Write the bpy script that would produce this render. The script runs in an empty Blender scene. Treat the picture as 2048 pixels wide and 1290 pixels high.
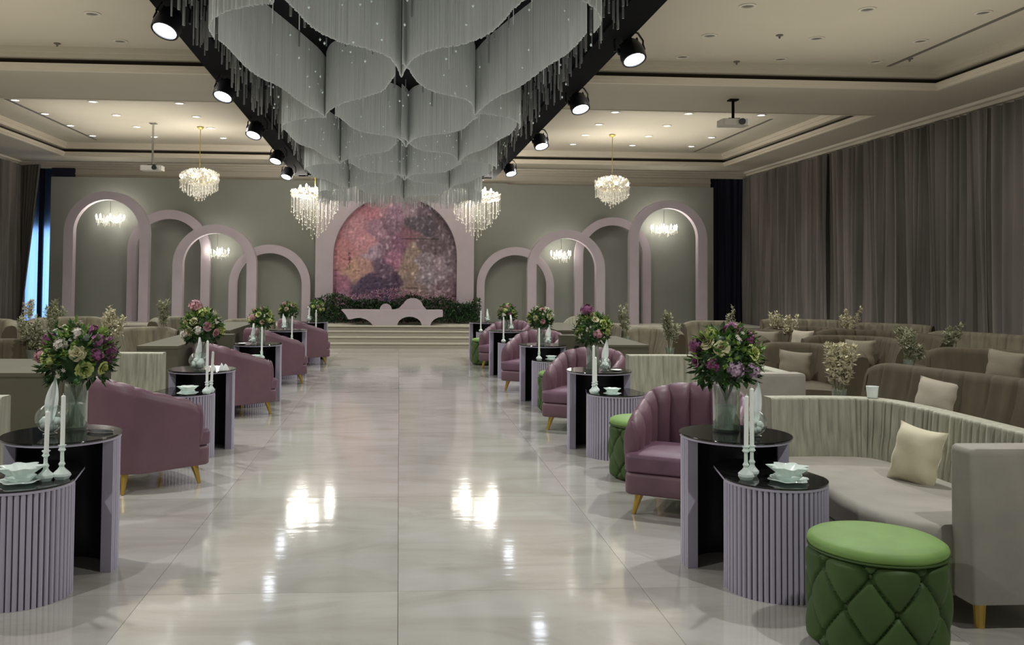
import bpy, math, random
from mathutils import Vector, Matrix
PI = math.pi
C = bpy.context.scene.collection
sc = bpy.context.scene
rnd = random.Random(7)

# ------------------------------------------------------------------ camera
cd = bpy.data.cameras.new('camera')
cam = bpy.data.objects.new('camera', cd); C.objects.link(cam)
F, PX, PY, EYE = 1800.0, 916.0, 494.0, 1.6
yaw, pitch, roll = math.atan((PX - 799) / F), math.atan(0.034), 0.008
fw = Vector((math.sin(yaw) * math.cos(pitch), math.cos(yaw) * math.cos(pitch), math.sin(pitch)))
r0 = Vector((math.cos(yaw), -math.sin(yaw), 0)); u0 = r0.cross(fw)
r1 = r0 * math.cos(roll) + u0 * math.sin(roll); u1 = -r0 * math.sin(roll) + u0 * math.cos(roll)
M = Matrix((r1, u1, -fw)).transposed().to_4x4(); M.translation = Vector((0, 0, EYE))
cam.matrix_world = M
cd.sensor_width = 36.0; cd.sensor_fit = 'HORIZONTAL'; cd.lens = F / 2048 * 36
cd.shift_x = (1024 - PX) / 2048; cd.shift_y = -(645 - PY) / 2048
cd.clip_end = 200
sc.camera = cam
# ------------------------------------------------------------------ world, lights, exposure
w = bpy.data.worlds.new('world'); sc.world = w; w.use_nodes = True
w.node_tree.nodes['Background'].inputs[0].default_value = (0.93, 0.97, 1.0, 1)
w.node_tree.nodes['Background'].inputs[1].default_value = 0.21
sc.view_settings.view_transform = 'Standard'; sc.view_settings.look = 'None'
sc.view_settings.gamma = 1.0; sc.view_settings.exposure = 0.0
sc.view_settings.use_curve_mapping = False
sc.cycles.max_bounces = 7; sc.cycles.transparent_max_bounces = 12
sc.cycles.caustics_reflective = False; sc.cycles.caustics_refractive = False
sc.cycles.sample_clamp_indirect = 4.0

def lamp(name, kind, loc, power, col=(1, 1, 1), size=.2, rot=None, parent=None, **kw):
    l = bpy.data.lights.new(name, kind); l.energy = power; l.color = col
    if kind == 'AREA': l.size = size; l.shape = 'RECTANGLE'; l.size_y = kw.pop('size_y', size)
    else: l.shadow_soft_size = size
    if kind == 'SPOT': l.spot_size = kw.pop('angle', 1.5); l.spot_blend = kw.pop('blend', .5)
    o = bpy.data.objects.new(name, l); C.objects.link(o); o.location = loc
    if rot: o.rotation_euler = rot
    if parent: o.parent = parent
    return o
WARM = (1.0, .96, .88); COOL = (.86, .94, 1.0)
# general hall lighting: lamps added without fixtures over the seating and aisle
lamp('canopy_fill', 'AREA', (0, 11.0, 2.75), 62, (1, 1, .98), 2.6, rot=(PI, 0, 0), size_y=14)  # unseen fill from below, added to brighten the bead curtains
for sx in (-1, 1):
    for yy in (2.2, 6.2, 9.7, 13.2, 17.0):
        lamp('hall_spot', 'SPOT', (sx * 3.3, yy, 4.3), 285, (1, 1, .965), .06, angle=2.5, blend=.5)
for yy in (11.0,):
    for sx in (-6.6, 6.6):
        lamp('side_light', 'AREA', (sx, yy, 4.3), 80, (1, .98, .92), 1.2, size_y=8)
for (x, e) in ((-5.3, 90), (0, 40), (5.3, 90)):
    lamp('tray_fill', 'AREA', (x, 18.3, 3.9), e * .42, (1, .94, .82), 3.0, rot=(PI, 0, 0), size_y=4)  # unseen upward fill, added to brighten the far tray ceiling
for (x, e) in ((-5.3, 47), (5.3, 47)):
    lamp('tray_fill', 'AREA', (x, 9.0, 3.2), e, (1, .95, .82), 4.0, rot=(PI, 0, 0), size_y=6)  # same added fill under the near tray, where the downlights are off

# ------------------------------------------------------------------ mesh helpers
class MB:
    def __init__(s): s.v = []; s.f = []; s.m = []; s.mi = 0
    def add(s, vs, fs):
        b = len(s.v); s.v += [tuple(p) for p in vs]; s.f += [tuple(i + b for i in f) for f in fs]; s.m += [s.mi] * len(fs)
    def box(s, x0, x1, y0, y1, z0, z1, rot=0, c=None):
        vs = [(x0, y0, z0), (x1, y0, z0), (x1, y1, z0), (x0, y1, z0), (x0, y0, z1), (x1, y0, z1), (x1, y1, z1), (x0, y1, z1)]
        if rot:
            cx, cy = c or ((x0 + x1) / 2, (y0 + y1) / 2); cc, ss = math.cos(rot), math.sin(rot)
            vs = [(cx + (x - cx) * cc - (y - cy) * ss, cy + (x - cx) * ss + (y - cy) * cc, z) for x, y, z in vs]
        s.add(vs, [(0, 3, 2, 1), (4, 5, 6, 7), (0, 1, 5, 4), (1, 2, 6, 5), (2, 3, 7, 6), (3, 0, 4, 7)])
    def grid(s, rows, closeu=False, closev=False):
        n, m = len(rows), len(rows[0]); vs = [p for r in rows for p in r]; fs = []
        for i in range(n if closeu else n - 1):
            for j in range(m if closev else m - 1):
                i2, j2 = (i + 1) % n, (j + 1) % m
                fs.append((i * m + j, i * m + j2, i2 * m + j2, i2 * m + j))
        s.add(vs, fs)
    def lathe(s, prof, seg=24, c=(0, 0), sx=1, sy=1, mod=None):
        rows = []
        for k in range(seg):
            a = 2 * PI * k / seg; row = []
            for (r, z) in prof:
                rr = r * (mod(a, z) if mod else 1)
                row.append((c[0] + rr * math.cos(a) * sx, c[1] + rr * math.sin(a) * sy, z))
            rows.append(row)
        s.grid(rows, closeu=True)
    def tube(s, pts, rad, seg=8, cap=True):
        pts = [Vector(p) for p in pts]; rads = rad if isinstance(rad, (list, tuple)) else [rad] * len(pts)
        rows = []
        for i, p in enumerate(pts):
            d = (pts[min(i + 1, len(pts) - 1)] - pts[max(i - 1, 0)]).normalized()
            a = d.cross(Vector((0, 0, 1)) if abs(d.z) < .9 else Vector((1, 0, 0))).normalized(); b = d.cross(a)
            rows.append([tuple(p + (a * math.cos(2 * PI * k / seg) + b * math.sin(2 * PI * k / seg)) * rads[i]) for k in range(seg)])
        b0 = len(s.v); s.grid(rows, closev=True)
        if cap:
            s.f.append(tuple(b0 + k for k in range(seg))); s.m.append(s.mi)
            e = b0 + (len(pts) - 1) * seg; s.f.append(tuple(e + seg - 1 - k for k in range(seg))); s.m.append(s.mi)
    def prism(s, poly, z0, z1):
        n = len(poly); vs = [(x, y, z0) for x, y in poly] + [(x, y, z1) for x, y in poly]
        fs = [tuple(range(n - 1, -1, -1)), tuple(range(n, 2 * n))] + [(i, (i + 1) % n, n + (i + 1) % n, n + i) for i in range(n)]
        s.add(vs, fs)
    def prism_y(s, poly, y0, y1):   # poly in x,z
        n = len(poly); vs = [(x, y0, z) for x, z in poly] + [(x, y1, z) for x, z in poly]
        fs = [tuple(range(n)), tuple(range(2 * n - 1, n - 1, -1))] + [(i, n + i, n + (i + 1) % n, (i + 1) % n) for i in range(n)]
        s.add(vs, fs)
    def sweep(s, path, side, prof, pleat=None, cap=True):
        """path: 2-D points; prof(i, t): closed list of (n, z); n>0 towards `side` (+1 left of travel, -1 right)"""
        n = len(path); rows = []
        d = 0; L = 0
        for i in range(n - 1): L += math.dist(path[i], path[i + 1])
        for i in range(n):
            a, b = path[max(i - 1, 0)], path[min(i + 1, n - 1)]
            tx, ty = b[0] - a[0], b[1] - a[1]; l = math.hypot(tx, ty) or 1
            nx, ny = -ty / l * side, tx / l * side
            if i: d += math.dist(path[i - 1], path[i])
            rows.append([(path[i][0] + nx * q, path[i][1] + ny * q, z) for q, z in prof(d, L)])
        b0 = len(s.v); m = len(rows[0]); s.grid(rows, closev=True)
        if cap:
            s.f.append(tuple(b0 + k for k in range(m))); s.m.append(s.mi)
            e = b0 + (n - 1) * m; s.f.append(tuple(e + m - 1 - k for k in range(m))); s.m.append(s.mi)
    def blob(s, c, r, seg=10, rings=7, mod=None):
        rows = []
        rx, ry, rz = r if isinstance(r, tuple) else (r, r, r)
        for i in range(rings + 1):
            t = PI * i / rings; row = []
            for k in range(seg):
                a = 2 * PI * k / seg; q = mod(a, t) if mod else 1
                row.append((c[0] + rx * q * math.sin(t) * math.cos(a), c[1] + ry * q * math.sin(t) * math.sin(a), c[2] + rz * q * math.cos(t)))
            rows.append(row)
        s.grid(rows, closev=True)
    def mesh(s, name, mats, smooth=True, ang=35, fix=True):
        me = bpy.data.meshes.new(name); me.from_pydata(s.v, [], s.f); me.validate()
        for m in (mats if isinstance(mats, (list, tuple)) else [mats]): me.materials.append(m)
        if s.m and max(s.m) > 0 and len(me.polygons) == len(s.m): me.polygons.foreach_set('material_index', s.m)
        if fix and len(s.f) < 60000:
            import bmesh
            bm = bmesh.new(); bm.from_mesh(me); bmesh.ops.recalc_face_normals(bm, faces=bm.faces); bm.to_mesh(me); bm.free()
        if smooth:
            me.polygons.foreach_set('use_smooth', [True] * len(me.polygons))
            me.set_sharp_from_angle(angle=math.radians(ang))
        me.update(); return me

def obj(name, mb, mat=None, parent=None, smooth=True, ang=35, loc=(0, 0, 0), rot=(0, 0, 0), scale=1, kind=None, label=None, fix=True):
    me = mb.mesh(name, mat, smooth, ang, fix) if isinstance(mb, MB) else mb
    o = bpy.data.objects.new(name, me); C.objects.link(o)
    if parent: o.parent = parent
    o.location = loc; o.rotation_euler = rot
    o.scale = (scale,) * 3 if not isinstance(scale, tuple) else scale
    if kind: o['kind'] = kind
    if label: o['label'] = label
    return o
def tag(o, label, cat, group=None, kind=None):
    o['label'] = label; o['category'] = cat
    if group: o['group'] = group
    if kind: o['kind'] = kind
    return o
def thing(name, label, cat, loc=(0, 0, 0), rz=0, group=None, kind=None):
    o = bpy.data.objects.new(name, None); C.objects.link(o); o.empty_display_size = .1
    o.location = loc; o.rotation_euler = (0, 0, rz)
    return tag(o, label, cat, group, kind)
def struct(name, mb, mat, parent=None, smooth=False):
    return obj(name, mb, mat, parent, smooth=smooth, kind='structure')
def dup(root, loc, rz, label, group=None):
    def cp(o, p):
        c = o.copy(); C.objects.link(c)
        if p: c.parent = p
        for ch in kids.get(o, ()): cp(ch, c)
        return c
    kids = {}
    for o in list(C.objects):
        if o.parent: kids.setdefault(o.parent, []).append(o)
    r = cp(root, None); r.location = loc; r.rotation_euler = (0, 0, rz); r['label'] = label
    if group: r['group'] = group
    return r

# ------------------------------------------------------------------ materials
def mat(name, col, rough=.6, metal=0, bump=0, bscale=60, var=0, vscale=4, sheen=0, spec=.5, coat=0, trans=0, alpha=1, emit=None, es=0, col2=None, stretch=None, ior=1.45, detail=4):
    m = bpy.data.materials.new(name); m.use_nodes = True; nt = m.node_tree; N = nt.nodes; L = nt.links
    b = N['Principled BSDF']
    b.inputs['Base Color'].default_value = (*col, 1); b.inputs['Roughness'].default_value = rough
    b.inputs['Metallic'].default_value = metal; b.inputs['Specular IOR Level'].default_value = spec
    b.inputs['IOR'].default_value = ior
    if sheen: b.inputs['Sheen Weight'].default_value = sheen; b.inputs['Sheen Roughness'].default_value = .35; b.inputs['Sheen Tint'].default_value = (*[min(1, c * 1.6 + .1) for c in col], 1)
    if coat: b.inputs['Coat Weight'].default_value = coat; b.inputs['Coat Roughness'].default_value = .05
    if trans: b.inputs['Transmission Weight'].default_value = trans
    if alpha < 1: b.inputs['Alpha'].default_value = alpha
    if emit: b.inputs['Emission Color'].default_value = (*emit, 1); b.inputs['Emission Strength'].default_value = es
    if bump or var:
        tc = N.new('ShaderNodeTexCoord'); mp = N.new('ShaderNodeMapping'); L.new(tc.outputs['Object'], mp.inputs[0])
        if stretch: mp.inputs['Scale'].default_value = stretch
    if var:
        n = N.new('ShaderNodeTexNoise'); n.inputs['Scale'].default_value = vscale; n.inputs['Detail'].default_value = detail; L.new(mp.outputs[0], n.inputs[0])
        r = N.new('ShaderNodeValToRGB'); r.color_ramp.elements[0].position = .3; r.color_ramp.elements[1].position = .7
        c2 = col2 or tuple(min(1, c * (1 + var)) for c in col); c1 = tuple(c * (1 - var) for c in col) if not col2 else col
        r.color_ramp.elements[0].color = (*c1, 1); r.color_ramp.elements[1].color = (*c2, 1)
        L.new(n.outputs[0], r.inputs[0]); L.new(r.outputs[0], b.inputs['Base Color'])
    if bump:
        n = N.new('ShaderNodeTexNoise'); n.inputs['Scale'].default_value = bscale; n.inputs['Detail'].default_value = 3; L.new(mp.outputs[0], n.inputs[0])
        bp = N.new('ShaderNodeBump'); bp.inputs['Strength'].default_value = bump; bp.inputs['Distance'].default_value = .01
        L.new(n.outputs[0], bp.inputs['Height']); L.new(bp.outputs[0], b.inputs['Normal'])
    return m
def mat_translucent(name, col, f=.5, tcol=None, rough=.5, transp=0):
    m = bpy.data.materials.new(name); m.use_nodes = True; nt = m.node_tree; N = nt.nodes; L = nt.links
    b = N['Principled BSDF']; b.inputs['Base Color'].default_value = (*col, 1); b.inputs['Roughness'].default_value = rough
    t = N.new('ShaderNodeBsdfTranslucent'); t.inputs[0].default_value = (*(tcol or col), 1)
    mx = N.new('ShaderNodeMixShader'); mx.inputs[0].default_value = f
    L.new(b.outputs[0], mx.inputs[1]); L.new(t.outputs[0], mx.inputs[2]); last = mx
    if transp:
        tr = N.new('ShaderNodeBsdfTransparent'); m2 = N.new('ShaderNodeMixShader'); m2.inputs[0].default_value = transp
        L.new(mx.outputs[0], m2.inputs[1]); L.new(tr.outputs[0], m2.inputs[2]); last = m2
    L.new(last.outputs[0], N['Material Output'].inputs[0]); return m
def mat_glass(name, tint=(.95, 1, .97), rough=.02, body=.07):
    # thin clear glass: mostly see-through with reflections and a slight milky body
    m = bpy.data.materials.new(name); m.use_nodes = True; nt = m.node_tree; N = nt.nodes; L = nt.links
    N.remove(N['Principled BSDF'])
    tr = N.new('ShaderNodeBsdfTransparent'); tr.inputs[0].default_value = (*tint, 1)
    g = N.new('ShaderNodeBsdfGlossy'); g.inputs['Roughness'].default_value = rough
    d = N.new('ShaderNodeBsdfDiffuse'); d.inputs[0].default_value = (.8, .9, .85, 1)
    lw = N.new('ShaderNodeLayerWeight'); lw.inputs[0].default_value = .35
    m1 = N.new('ShaderNodeMixShader'); L.new(lw.outputs['Facing'], m1.inputs[0]); L.new(tr.outputs[0], m1.inputs[1]); L.new(g.outputs[0], m1.inputs[2])
    m2 = N.new('ShaderNodeMixShader'); m2.inputs[0].default_value = body; L.new(m1.outputs[0], m2.inputs[1]); L.new(d.outputs[0], m2.inputs[2])
    L.new(m2.outputs[0], N['Material Output'].inputs[0]); return m

def floor_mat():
    m = bpy.data.materials.new('marble'); m.use_nodes = True; nt = m.node_tree; N = nt.nodes; L = nt.links; b = N['Principled BSDF']
    tc = N.new('ShaderNodeTexCoord'); oi = N.new('ShaderNodeObjectInfo')
    geo = N.new('ShaderNodeNewGeometry')
    mp = N.new('ShaderNodeMapping'); mp.inputs['Scale'].default_value = (.55, 1.5, 1); mp.inputs['Rotation'].default_value = (0, 0, .25)
    add = N.new('ShaderNodeVectorMath'); add.operation = 'ADD'
    mul = N.new('ShaderNodeVectorMath'); mul.operation = 'SCALE'; mul.inputs['Scale'].default_value = 0.6
    cmb = N.new('ShaderNodeCombineXYZ'); L.new(oi.outputs['Random'], cmb.inputs[0]); L.new(oi.outputs['Random'], cmb.inputs[2])
    L.new(cmb.outputs[0], mul.inputs[0]); L.new(geo.outputs['Position'], add.inputs[0]); L.new(mul.outputs[0], add.inputs[1]); L.new(add.outputs[0], mp.inputs[0])
    n = N.new('ShaderNodeTexNoise'); n.inputs['Scale'].default_value = 1.6; n.inputs['Detail'].default_value = 6; n.inputs['Distortion'].default_value = 1.2; n.inputs['Roughness'].default_value = .6
    L.new(mp.outputs[0], n.inputs[0])
    r = N.new('ShaderNodeValToRGB'); e = r.color_ramp.elements
    e[0].position = .25; e[0].color = (.385, .365, .325, 1); e[1].position = .75; e[1].color = (.56, .55, .52, 1)
    x = e.new(.5); x.color = (.495, .475, .435, 1)
    L.new(n.outputs[0], r.inputs[0]); hs = N.new('ShaderNodeHueSaturation'); mr = N.new('ShaderNodeMapRange'); mr.inputs['To Min'].default_value = .88; mr.inputs['To Max'].default_value = 1.05
    L.new(oi.outputs['Random'], mr.inputs['Value']); L.new(mr.outputs[0], hs.inputs['Value']); L.new(r.outputs[0], hs.inputs['Color']); L.new(hs.outputs[0], b.inputs['Base Color'])
    n2 = N.new('ShaderNodeTexNoise'); n2.inputs['Scale'].default_value = 3.0; n2.inputs['Detail'].default_value = 3
    mp2 = N.new('ShaderNodeMapping'); mp2.inputs['Scale'].default_value = (1, 3.5, 1); L.new(geo.outputs['Position'], mp2.inputs[0]); L.new(mp2.outputs[0], n2.inputs[0])
    bp = N.new('ShaderNodeBump'); bp.inputs['Strength'].default_value = .035; bp.inputs['Distance'].default_value = .02; L.new(n2.outputs[0], bp.inputs['Height']); L.new(bp.outputs[0], b.inputs['Normal'])
    b.inputs['Roughness'].default_value = .085; b.inputs['Specular IOR Level'].default_value = .75; b.inputs['IOR'].default_value = 1.6
    return m

M_floor = floor_mat()
M_grout = mat('grout', (.34, .32, .28), .6)
M_ceil = mat('ceiling_paint', (.50, .46, .375), .8, var=.04, vscale=.6)
M_cove_shade = mat('cove_shade', (.035, .03, .025), .9)
M_mould = mat('moulding_paint', (.66, .60, .50), .55)
M_wall = mat('wall_paint', (.45, .41, .36), .8, var=.04)
M_panel = mat('backdrop_green_grey', (.225, .232, .203), .7, var=.05, vscale=1.0)
M_arch = mat('lilac_paint', (.42, .36, .39), .6, var=.03)
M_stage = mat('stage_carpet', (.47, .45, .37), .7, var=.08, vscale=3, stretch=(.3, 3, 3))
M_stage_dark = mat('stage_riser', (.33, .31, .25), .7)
M_black = mat('black_frame', (.006, .006, .007), .9, spec=.1)
M_black_gloss = mat('black_metal', (.012, .012, .014), .3)
M_lilac = mat('lilac_lacquer', (.43, .40, .50), .45)
M_dark = mat('dark_laminate', (.022, .018, .024), .35, var=.1)
M_tabletop = mat('black_glass_top', (.012, .013, .012), .06, spec=.7)
M_mauve = mat('mauve_velvet', (.150, .080, .103), .45, sheen=.25, var=.10, vscale=5, bump=.12, bscale=25)
M_mauve_seat = mat('mauve_velvet_seat', (.155, .078, .118), .5, sheen=.3, var=.12, vscale=6, bump=.12, bscale=25)
M_gold = mat('brass', (.62, .42, .10), .32, metal=.75)
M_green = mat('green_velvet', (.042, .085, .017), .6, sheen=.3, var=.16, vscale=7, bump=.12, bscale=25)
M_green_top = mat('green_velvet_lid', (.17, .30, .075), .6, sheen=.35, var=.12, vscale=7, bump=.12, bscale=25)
M_greige = mat('greige_velvet', (.365, .36, .28), .7, sheen=.15, var=.24, vscale=34, stretch=(1, 1, .07), bump=.25, bscale=22)
M_greige_seat = mat('greige_velvet_seat', (.305, .285, .245), .7, sheen=.3, var=.10, vscale=5, bump=.2, bscale=12)
M_brown = mat('brown_velvet', (.066, .052, .029), .8, sheen=.08, var=.14, vscale=8, stretch=(1, 1, .3), bump=.2, bscale=18)
M_brown_seat = mat('brown_velvet_seat', (.088, .071, .044), .8, sheen=.1, var=.1, vscale=5)
M_tan = mat('tan_velvet', (.150, .133, .088), .75, sheen=.12, var=.25, vscale=10, stretch=(1, 1, .3), bump=.2, bscale=18)
M_olive = mat('olive_cloth', (.098, .091, .060), .8, var=.06, vscale=3)
M_cream = mat('cream_velvet', (.62, .57, .41), .7, sheen=.3, var=.06, bump=.2, bscale=14)
M_beigep = mat('beige_cushion', (.34, .30, .235), .75, sheen=.3, var=.07, bump=.2, bscale=14)
M_brownp = mat('taupe_cushion', (.19, .165, .12), .75, sheen=.3, var=.07, bump=.2, bscale=14)
M_curtain = mat('taupe_curtain', (.185, .145, .125), .85, var=.0, sheen=.2)
M_navy = mat('navy_curtain', (.02, .022, .045), .85)
M_blue = mat_translucent('blue_sheer', (.03, .05, .12), .8, (.55, .72, .98))
M_glass = mat_glass('clear_glass')
M_water = mat_glass('vase_water', (.82, .86, .70), .02, .22)
M_crystal = mat_translucent('cut_crystal', (.88, .97, .93), .3, rough=.12)
M_wax = mat('white_wax', (.92, .95, .91), .4)
M_napkin = mat('white_napkin', (.90, .95, .93), .7)
M_china = mat('white_china', (.80, .83, .80), .18)
M_beads = mat_translucent('bead_strands', (.74, .76, .735), .35, rough=.4)
M_tube = mat('acrylic_rod', (.26, .27, .26), .12, spec=.9)
M_prism = mat_translucent('chandelier_crystal', (.97, .95, .88), .5, (1, .98, .92), rough=.1)
M_bulb = mat('candle_bulb', (1, 1, 1), .5, emit=(1, .93, .80), es=30)
M_down = mat('downlight_lens', (1, 1, 1), .5, emit=(.93, .96, 1), es=5)
M_unlit = mat('unlit_downlight', (.14, .13, .11), .4)
M_trimw = mat('light_trim', (.55, .52, .45), .5)
M_par = mat('par_lens', (1, 1, 1), .5, emit=(.80, .88, 1), es=14)
M_chrome = mat('chrome', (.6, .6, .6), .2, metal=1)
M_proj = mat('projector_white', (.62, .60, .55), .5)
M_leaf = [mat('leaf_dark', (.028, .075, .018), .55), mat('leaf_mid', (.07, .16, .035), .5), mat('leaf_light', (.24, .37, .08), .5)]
M_hedge = [mat('hedge_dark', (.010, .034, .010), .6), mat('hedge_mid', (.026, .085, .020), .6)]
M_fl = {k: mat('petal_' + k, c, .6) for k, c in dict(mauve=(.36, .14, .28), plum=(.25, .07, .18), pink=(.56, .30, .33), blush=(.66, .46, .36), white=(.70, .66, .58), lime=(.52, .58, .20), cream=(.62, .58, .36), lilac=(.48, .34, .46)).items()}
M_dry = mat('dried_cream', (.66, .62, .45), .8, var=.12, vscale=20)
M_dryg = mat('dried_green', (.36, .37, .25), .8, var=.12, vscale=20)
M_stem = mat('stem', (.16, .17, .08), .7)
M_sky = mat('daylight', (0, 0, 0), 1, emit=(.42, .66, 1.0), es=3.4)
M_winf = mat('window_frame_dark', (.02, .02, .03), .5)

# ------------------------------------------------------------------ the room
XL, XR, YB, YF = -9.5, 9.1, 23.5, -3.3
ZS, ZT = 4.4, 4.70
m = MB(); m.box(XL, XR, YF, YB, -.12, -.012); floor = struct('floor', m, M_grout)
tw, tl = 1.26, 1.97; m = MB(); m.box(.0012, tw - .0012, .0012, tl - .0012, -.012, 0); tile = m.mesh('tile', M_floor, False)
j = 0
for ix in range(-8, 8):
    for iy in range(-4, 10):
        x, y = ix * tw + .01, 4.65 + (iy - 2) * tl
        if x < XL or x + tw > XR + .2 or y + tl > 21: continue
        o = obj('tile', tile, parent=floor, loc=(x, y, 0))
m = MB(); m.box(XL - .1, XL, YF, YB, 0, 4.9); struct('wall_left', m, M_wall)
m = MB(); m.box(XR, XR + .1, YF, YB, 0, 4.9); struct('wall_right', m, M_wall)
m = MB(); m.box(XL, XR, YB, YB + .1, 0, 4.9); struct('wall_back', m, M_wall)
# ceiling: soffit with two recessed trays
T = [(-7.95, 7.85, .5, 12.62), (-7.95, 8.02, 14.62, 21.7)]
m = MB()
for (a, b, c, d) in ((XL, T[0][0], YF, YB), (T[0][1] + .17, XR, YF, YB), (T[0][0], T[0][1] + .17, YF, T[0][2]), (T[0][0], T[0][1] + .17, T[0][3], T[1][2]), (T[0][0], T[0][1] + .17, T[1][3], YB)):
    m.box(a, b, c, d, ZS, ZS + .1)
m.box(T[0][1], T[0][1] + .17, T[0][2], T[0][3], ZS, ZS + .1)
m.box(XL, XR, YF, YB, ZT, ZT + .15)
struct('ceiling', m, M_ceil)
def ring(mb, R, out, z0, z1, wid):
    a, b, c, d = R; a -= out; b += out; c -= out; d += out
    mb.box(a, a + wid, c, d, z0, z1); mb.box(b - wid, b, c, d, z0, z1)
    mb.box(a + wid, b - wid, c, c + wid, z0, z1); mb.box(a + wid, b - wid, d - wid, d, z0, z1)
n = 0
for R in T:
    n += 1; m = MB(); ring(m, R, .0, ZS - .012, ZS + .03, .05); ring(m, R, .0, ZS + .03, ZS + .085, .085); struct('trim_%d' % n, m, M_mould)
    n += 1; m = MB(); ring(m, R, .08, ZS + .10, ZS + .19, .05); struct('trim_%d' % n, m, M_cove_shade)  # near-black strip: shadow of the tray gap put into the colour
    n += 1; m = MB(); ring(m, R, .05, ZS + .16, ZS + .225, .16); ring(m, R, .05, ZS + .225, ZT, .20); struct('trim_%d' % n, m, M_mould if R is T[1] else M_ceil)
# curtain slots in the tray ceilings
for (x, ya, yb) in ((-6.98, 16.2, 21.1), (7.12, 16.8, 21.4), (7.02, 5.0, 12.7)):
    n += 1; m = MB(); m.box(x - .03, x + .03, ya, yb, ZT - .006, ZT + .004); struct('trim_%d' % n, m, M_unlit)
# cornice under the soffit
def cornice_prof(d, L): return [(0, 4.24), (.04, 4.24), (.05, 4.29), (.10, 4.30), (.11, 4.345), (.17, 4.36), (.19, 4.40), (0, 4.40)]
m = MB(); m.sweep([(XR, YF), (XR, YB - .4)], 1, cornice_prof); n += 1; struct('trim_%d' % n, m, M_mould)
m = MB(); m.sweep([(XL, YF), (XL, YB - .4)], -1, cornice_prof); n += 1; struct('trim_%d' % n, m, M_mould)
m = MB(); m.box(XL, XR, 22.95, 23.05, 4.24, 4.4); m.box(XL, XR, 22.90, 22.95, 4.30, 4.4); m.box(XL, XR, 22.82, 22.9, 4.355, 4.4); n += 1; struct('trim_%d' % n, m, M_mould)
m = MB(); m.box(-8.3, 8.1, 23.0, 23.1, 3.6, 4.24); m.box(-8.3, 8.1, 22.97, 23.0, 4.1, 4.14); n += 1; struct('trim_%d' % n, m, M_mould)

# curtains
def curtain(path, z0, z1, seed, amp=.07, lam=.16, drop=None):
    R = random.Random(seed); mb = MB(); L = sum(math.dist(path[i], path[i + 1]) for i in range(len(path) - 1))
    (x0, y0), (x1, y1) = path[0], path[-1]; tx, ty = (x1 - x0) / L, (y1 - y0) / L; nx, ny = -ty, tx
    st = .022; N = int(L / st); ph = 0; f = 1; A = amp; rows = []
    for i in range(N + 1):
        if i % 9 == 0: f = lam * R.uniform(.55, 1.6); A = amp * R.uniform(.4, 1.25)
        ph += 2 * PI * st / f; row = []
        for k in range(4):
            z = z1 + (z0 - z1) * k / 3; q = (.7 + .3 * k / 3)
            o = A * q * (math.sin(ph) + .25 * math.sin(ph * 2.3 + k * .3)) + .03 * math.sin(ph * .13 + k)
            s_ = i * st + .03 * math.sin(ph * .21 + k * .8)
            row.append((x0 + tx * s_ + nx * o, y0 + ty * s_ + ny * o, z))
        rows.append(row)
    mb.grid(rows); return mb
cr = M_curtain.node_tree; Nn = cr.nodes; Lk = cr.links
g_ = Nn.new('ShaderNodeNewGeometry'); mp_ = Nn.new('ShaderNodeMapping'); mp_.inputs['Scale'].default_value = (1.2, 1.2, .12); nz = Nn.new('ShaderNodeTexNoise'); nz.inputs['Scale'].default_value = 2.5; nz.inputs['Detail'].default_value = 5
rp = Nn.new('ShaderNodeValToRGB'); rp.color_ramp.elements[0].position = .35; rp.color_ramp.elements[0].color = (.105, .10, .085, 1); rp.color_ramp.elements[1].position = .65; rp.color_ramp.elements[1].color = (.19, .168, .155, 1)
Lk.new(g_.outputs['Position'], mp_.inputs[0]); Lk.new(mp_.outputs[0], nz.inputs[0]); Lk.new(nz.outputs[0], rp.inputs[0]); Lk.new(rp.outputs[0], Nn['Principled BSDF'].inputs['Base Color'])
ya = 2.0
for k, yb in enumerate((8.3, 13.2, 18.3, 22.9)):
    o = obj('curtain', curtain([(XR - .16, ya), (XR - .16, yb)], .03, 4.25, 10 + k), M_curtain, ang=80, loc=(-.012 * (k % 2), 0, 0))
    tag(o, 'taupe pleated floor-length curtain along right wall, %s panel from the camera' % ('first', 'second', 'third', 'last')[k], 'curtain', 'taupe wall curtains'); ya = yb - .16
o = obj('curtain', curtain([(XL + .16, 14.0), (XL + .16, 23.0)], .03, 4.3, 21), M_curtain, ang=80)
tag(o, 'taupe pleated curtain along left wall beside the blue window', 'curtain', 'taupe wall curtains')
# folded-back curtain leading edge
m = MB(); rows = []
for i in range(30):
    t = i / 29; row = []
    for k in range(9):
        zz = 4.3 - 4.27 * k / 8; wdt = .52 - .42 * (k / 8)
        row.append((XL + .18 + wdt * t, 22.85 - .25 * t + .035 * math.sin(i * 1.1), zz))
    rows.append(row)
m.grid(rows); o = obj('curtain', m, M_curtain, ang=80); tag(o, 'drawn taupe curtain edge hanging in left back corner over blue sheer', 'curtain')
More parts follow.
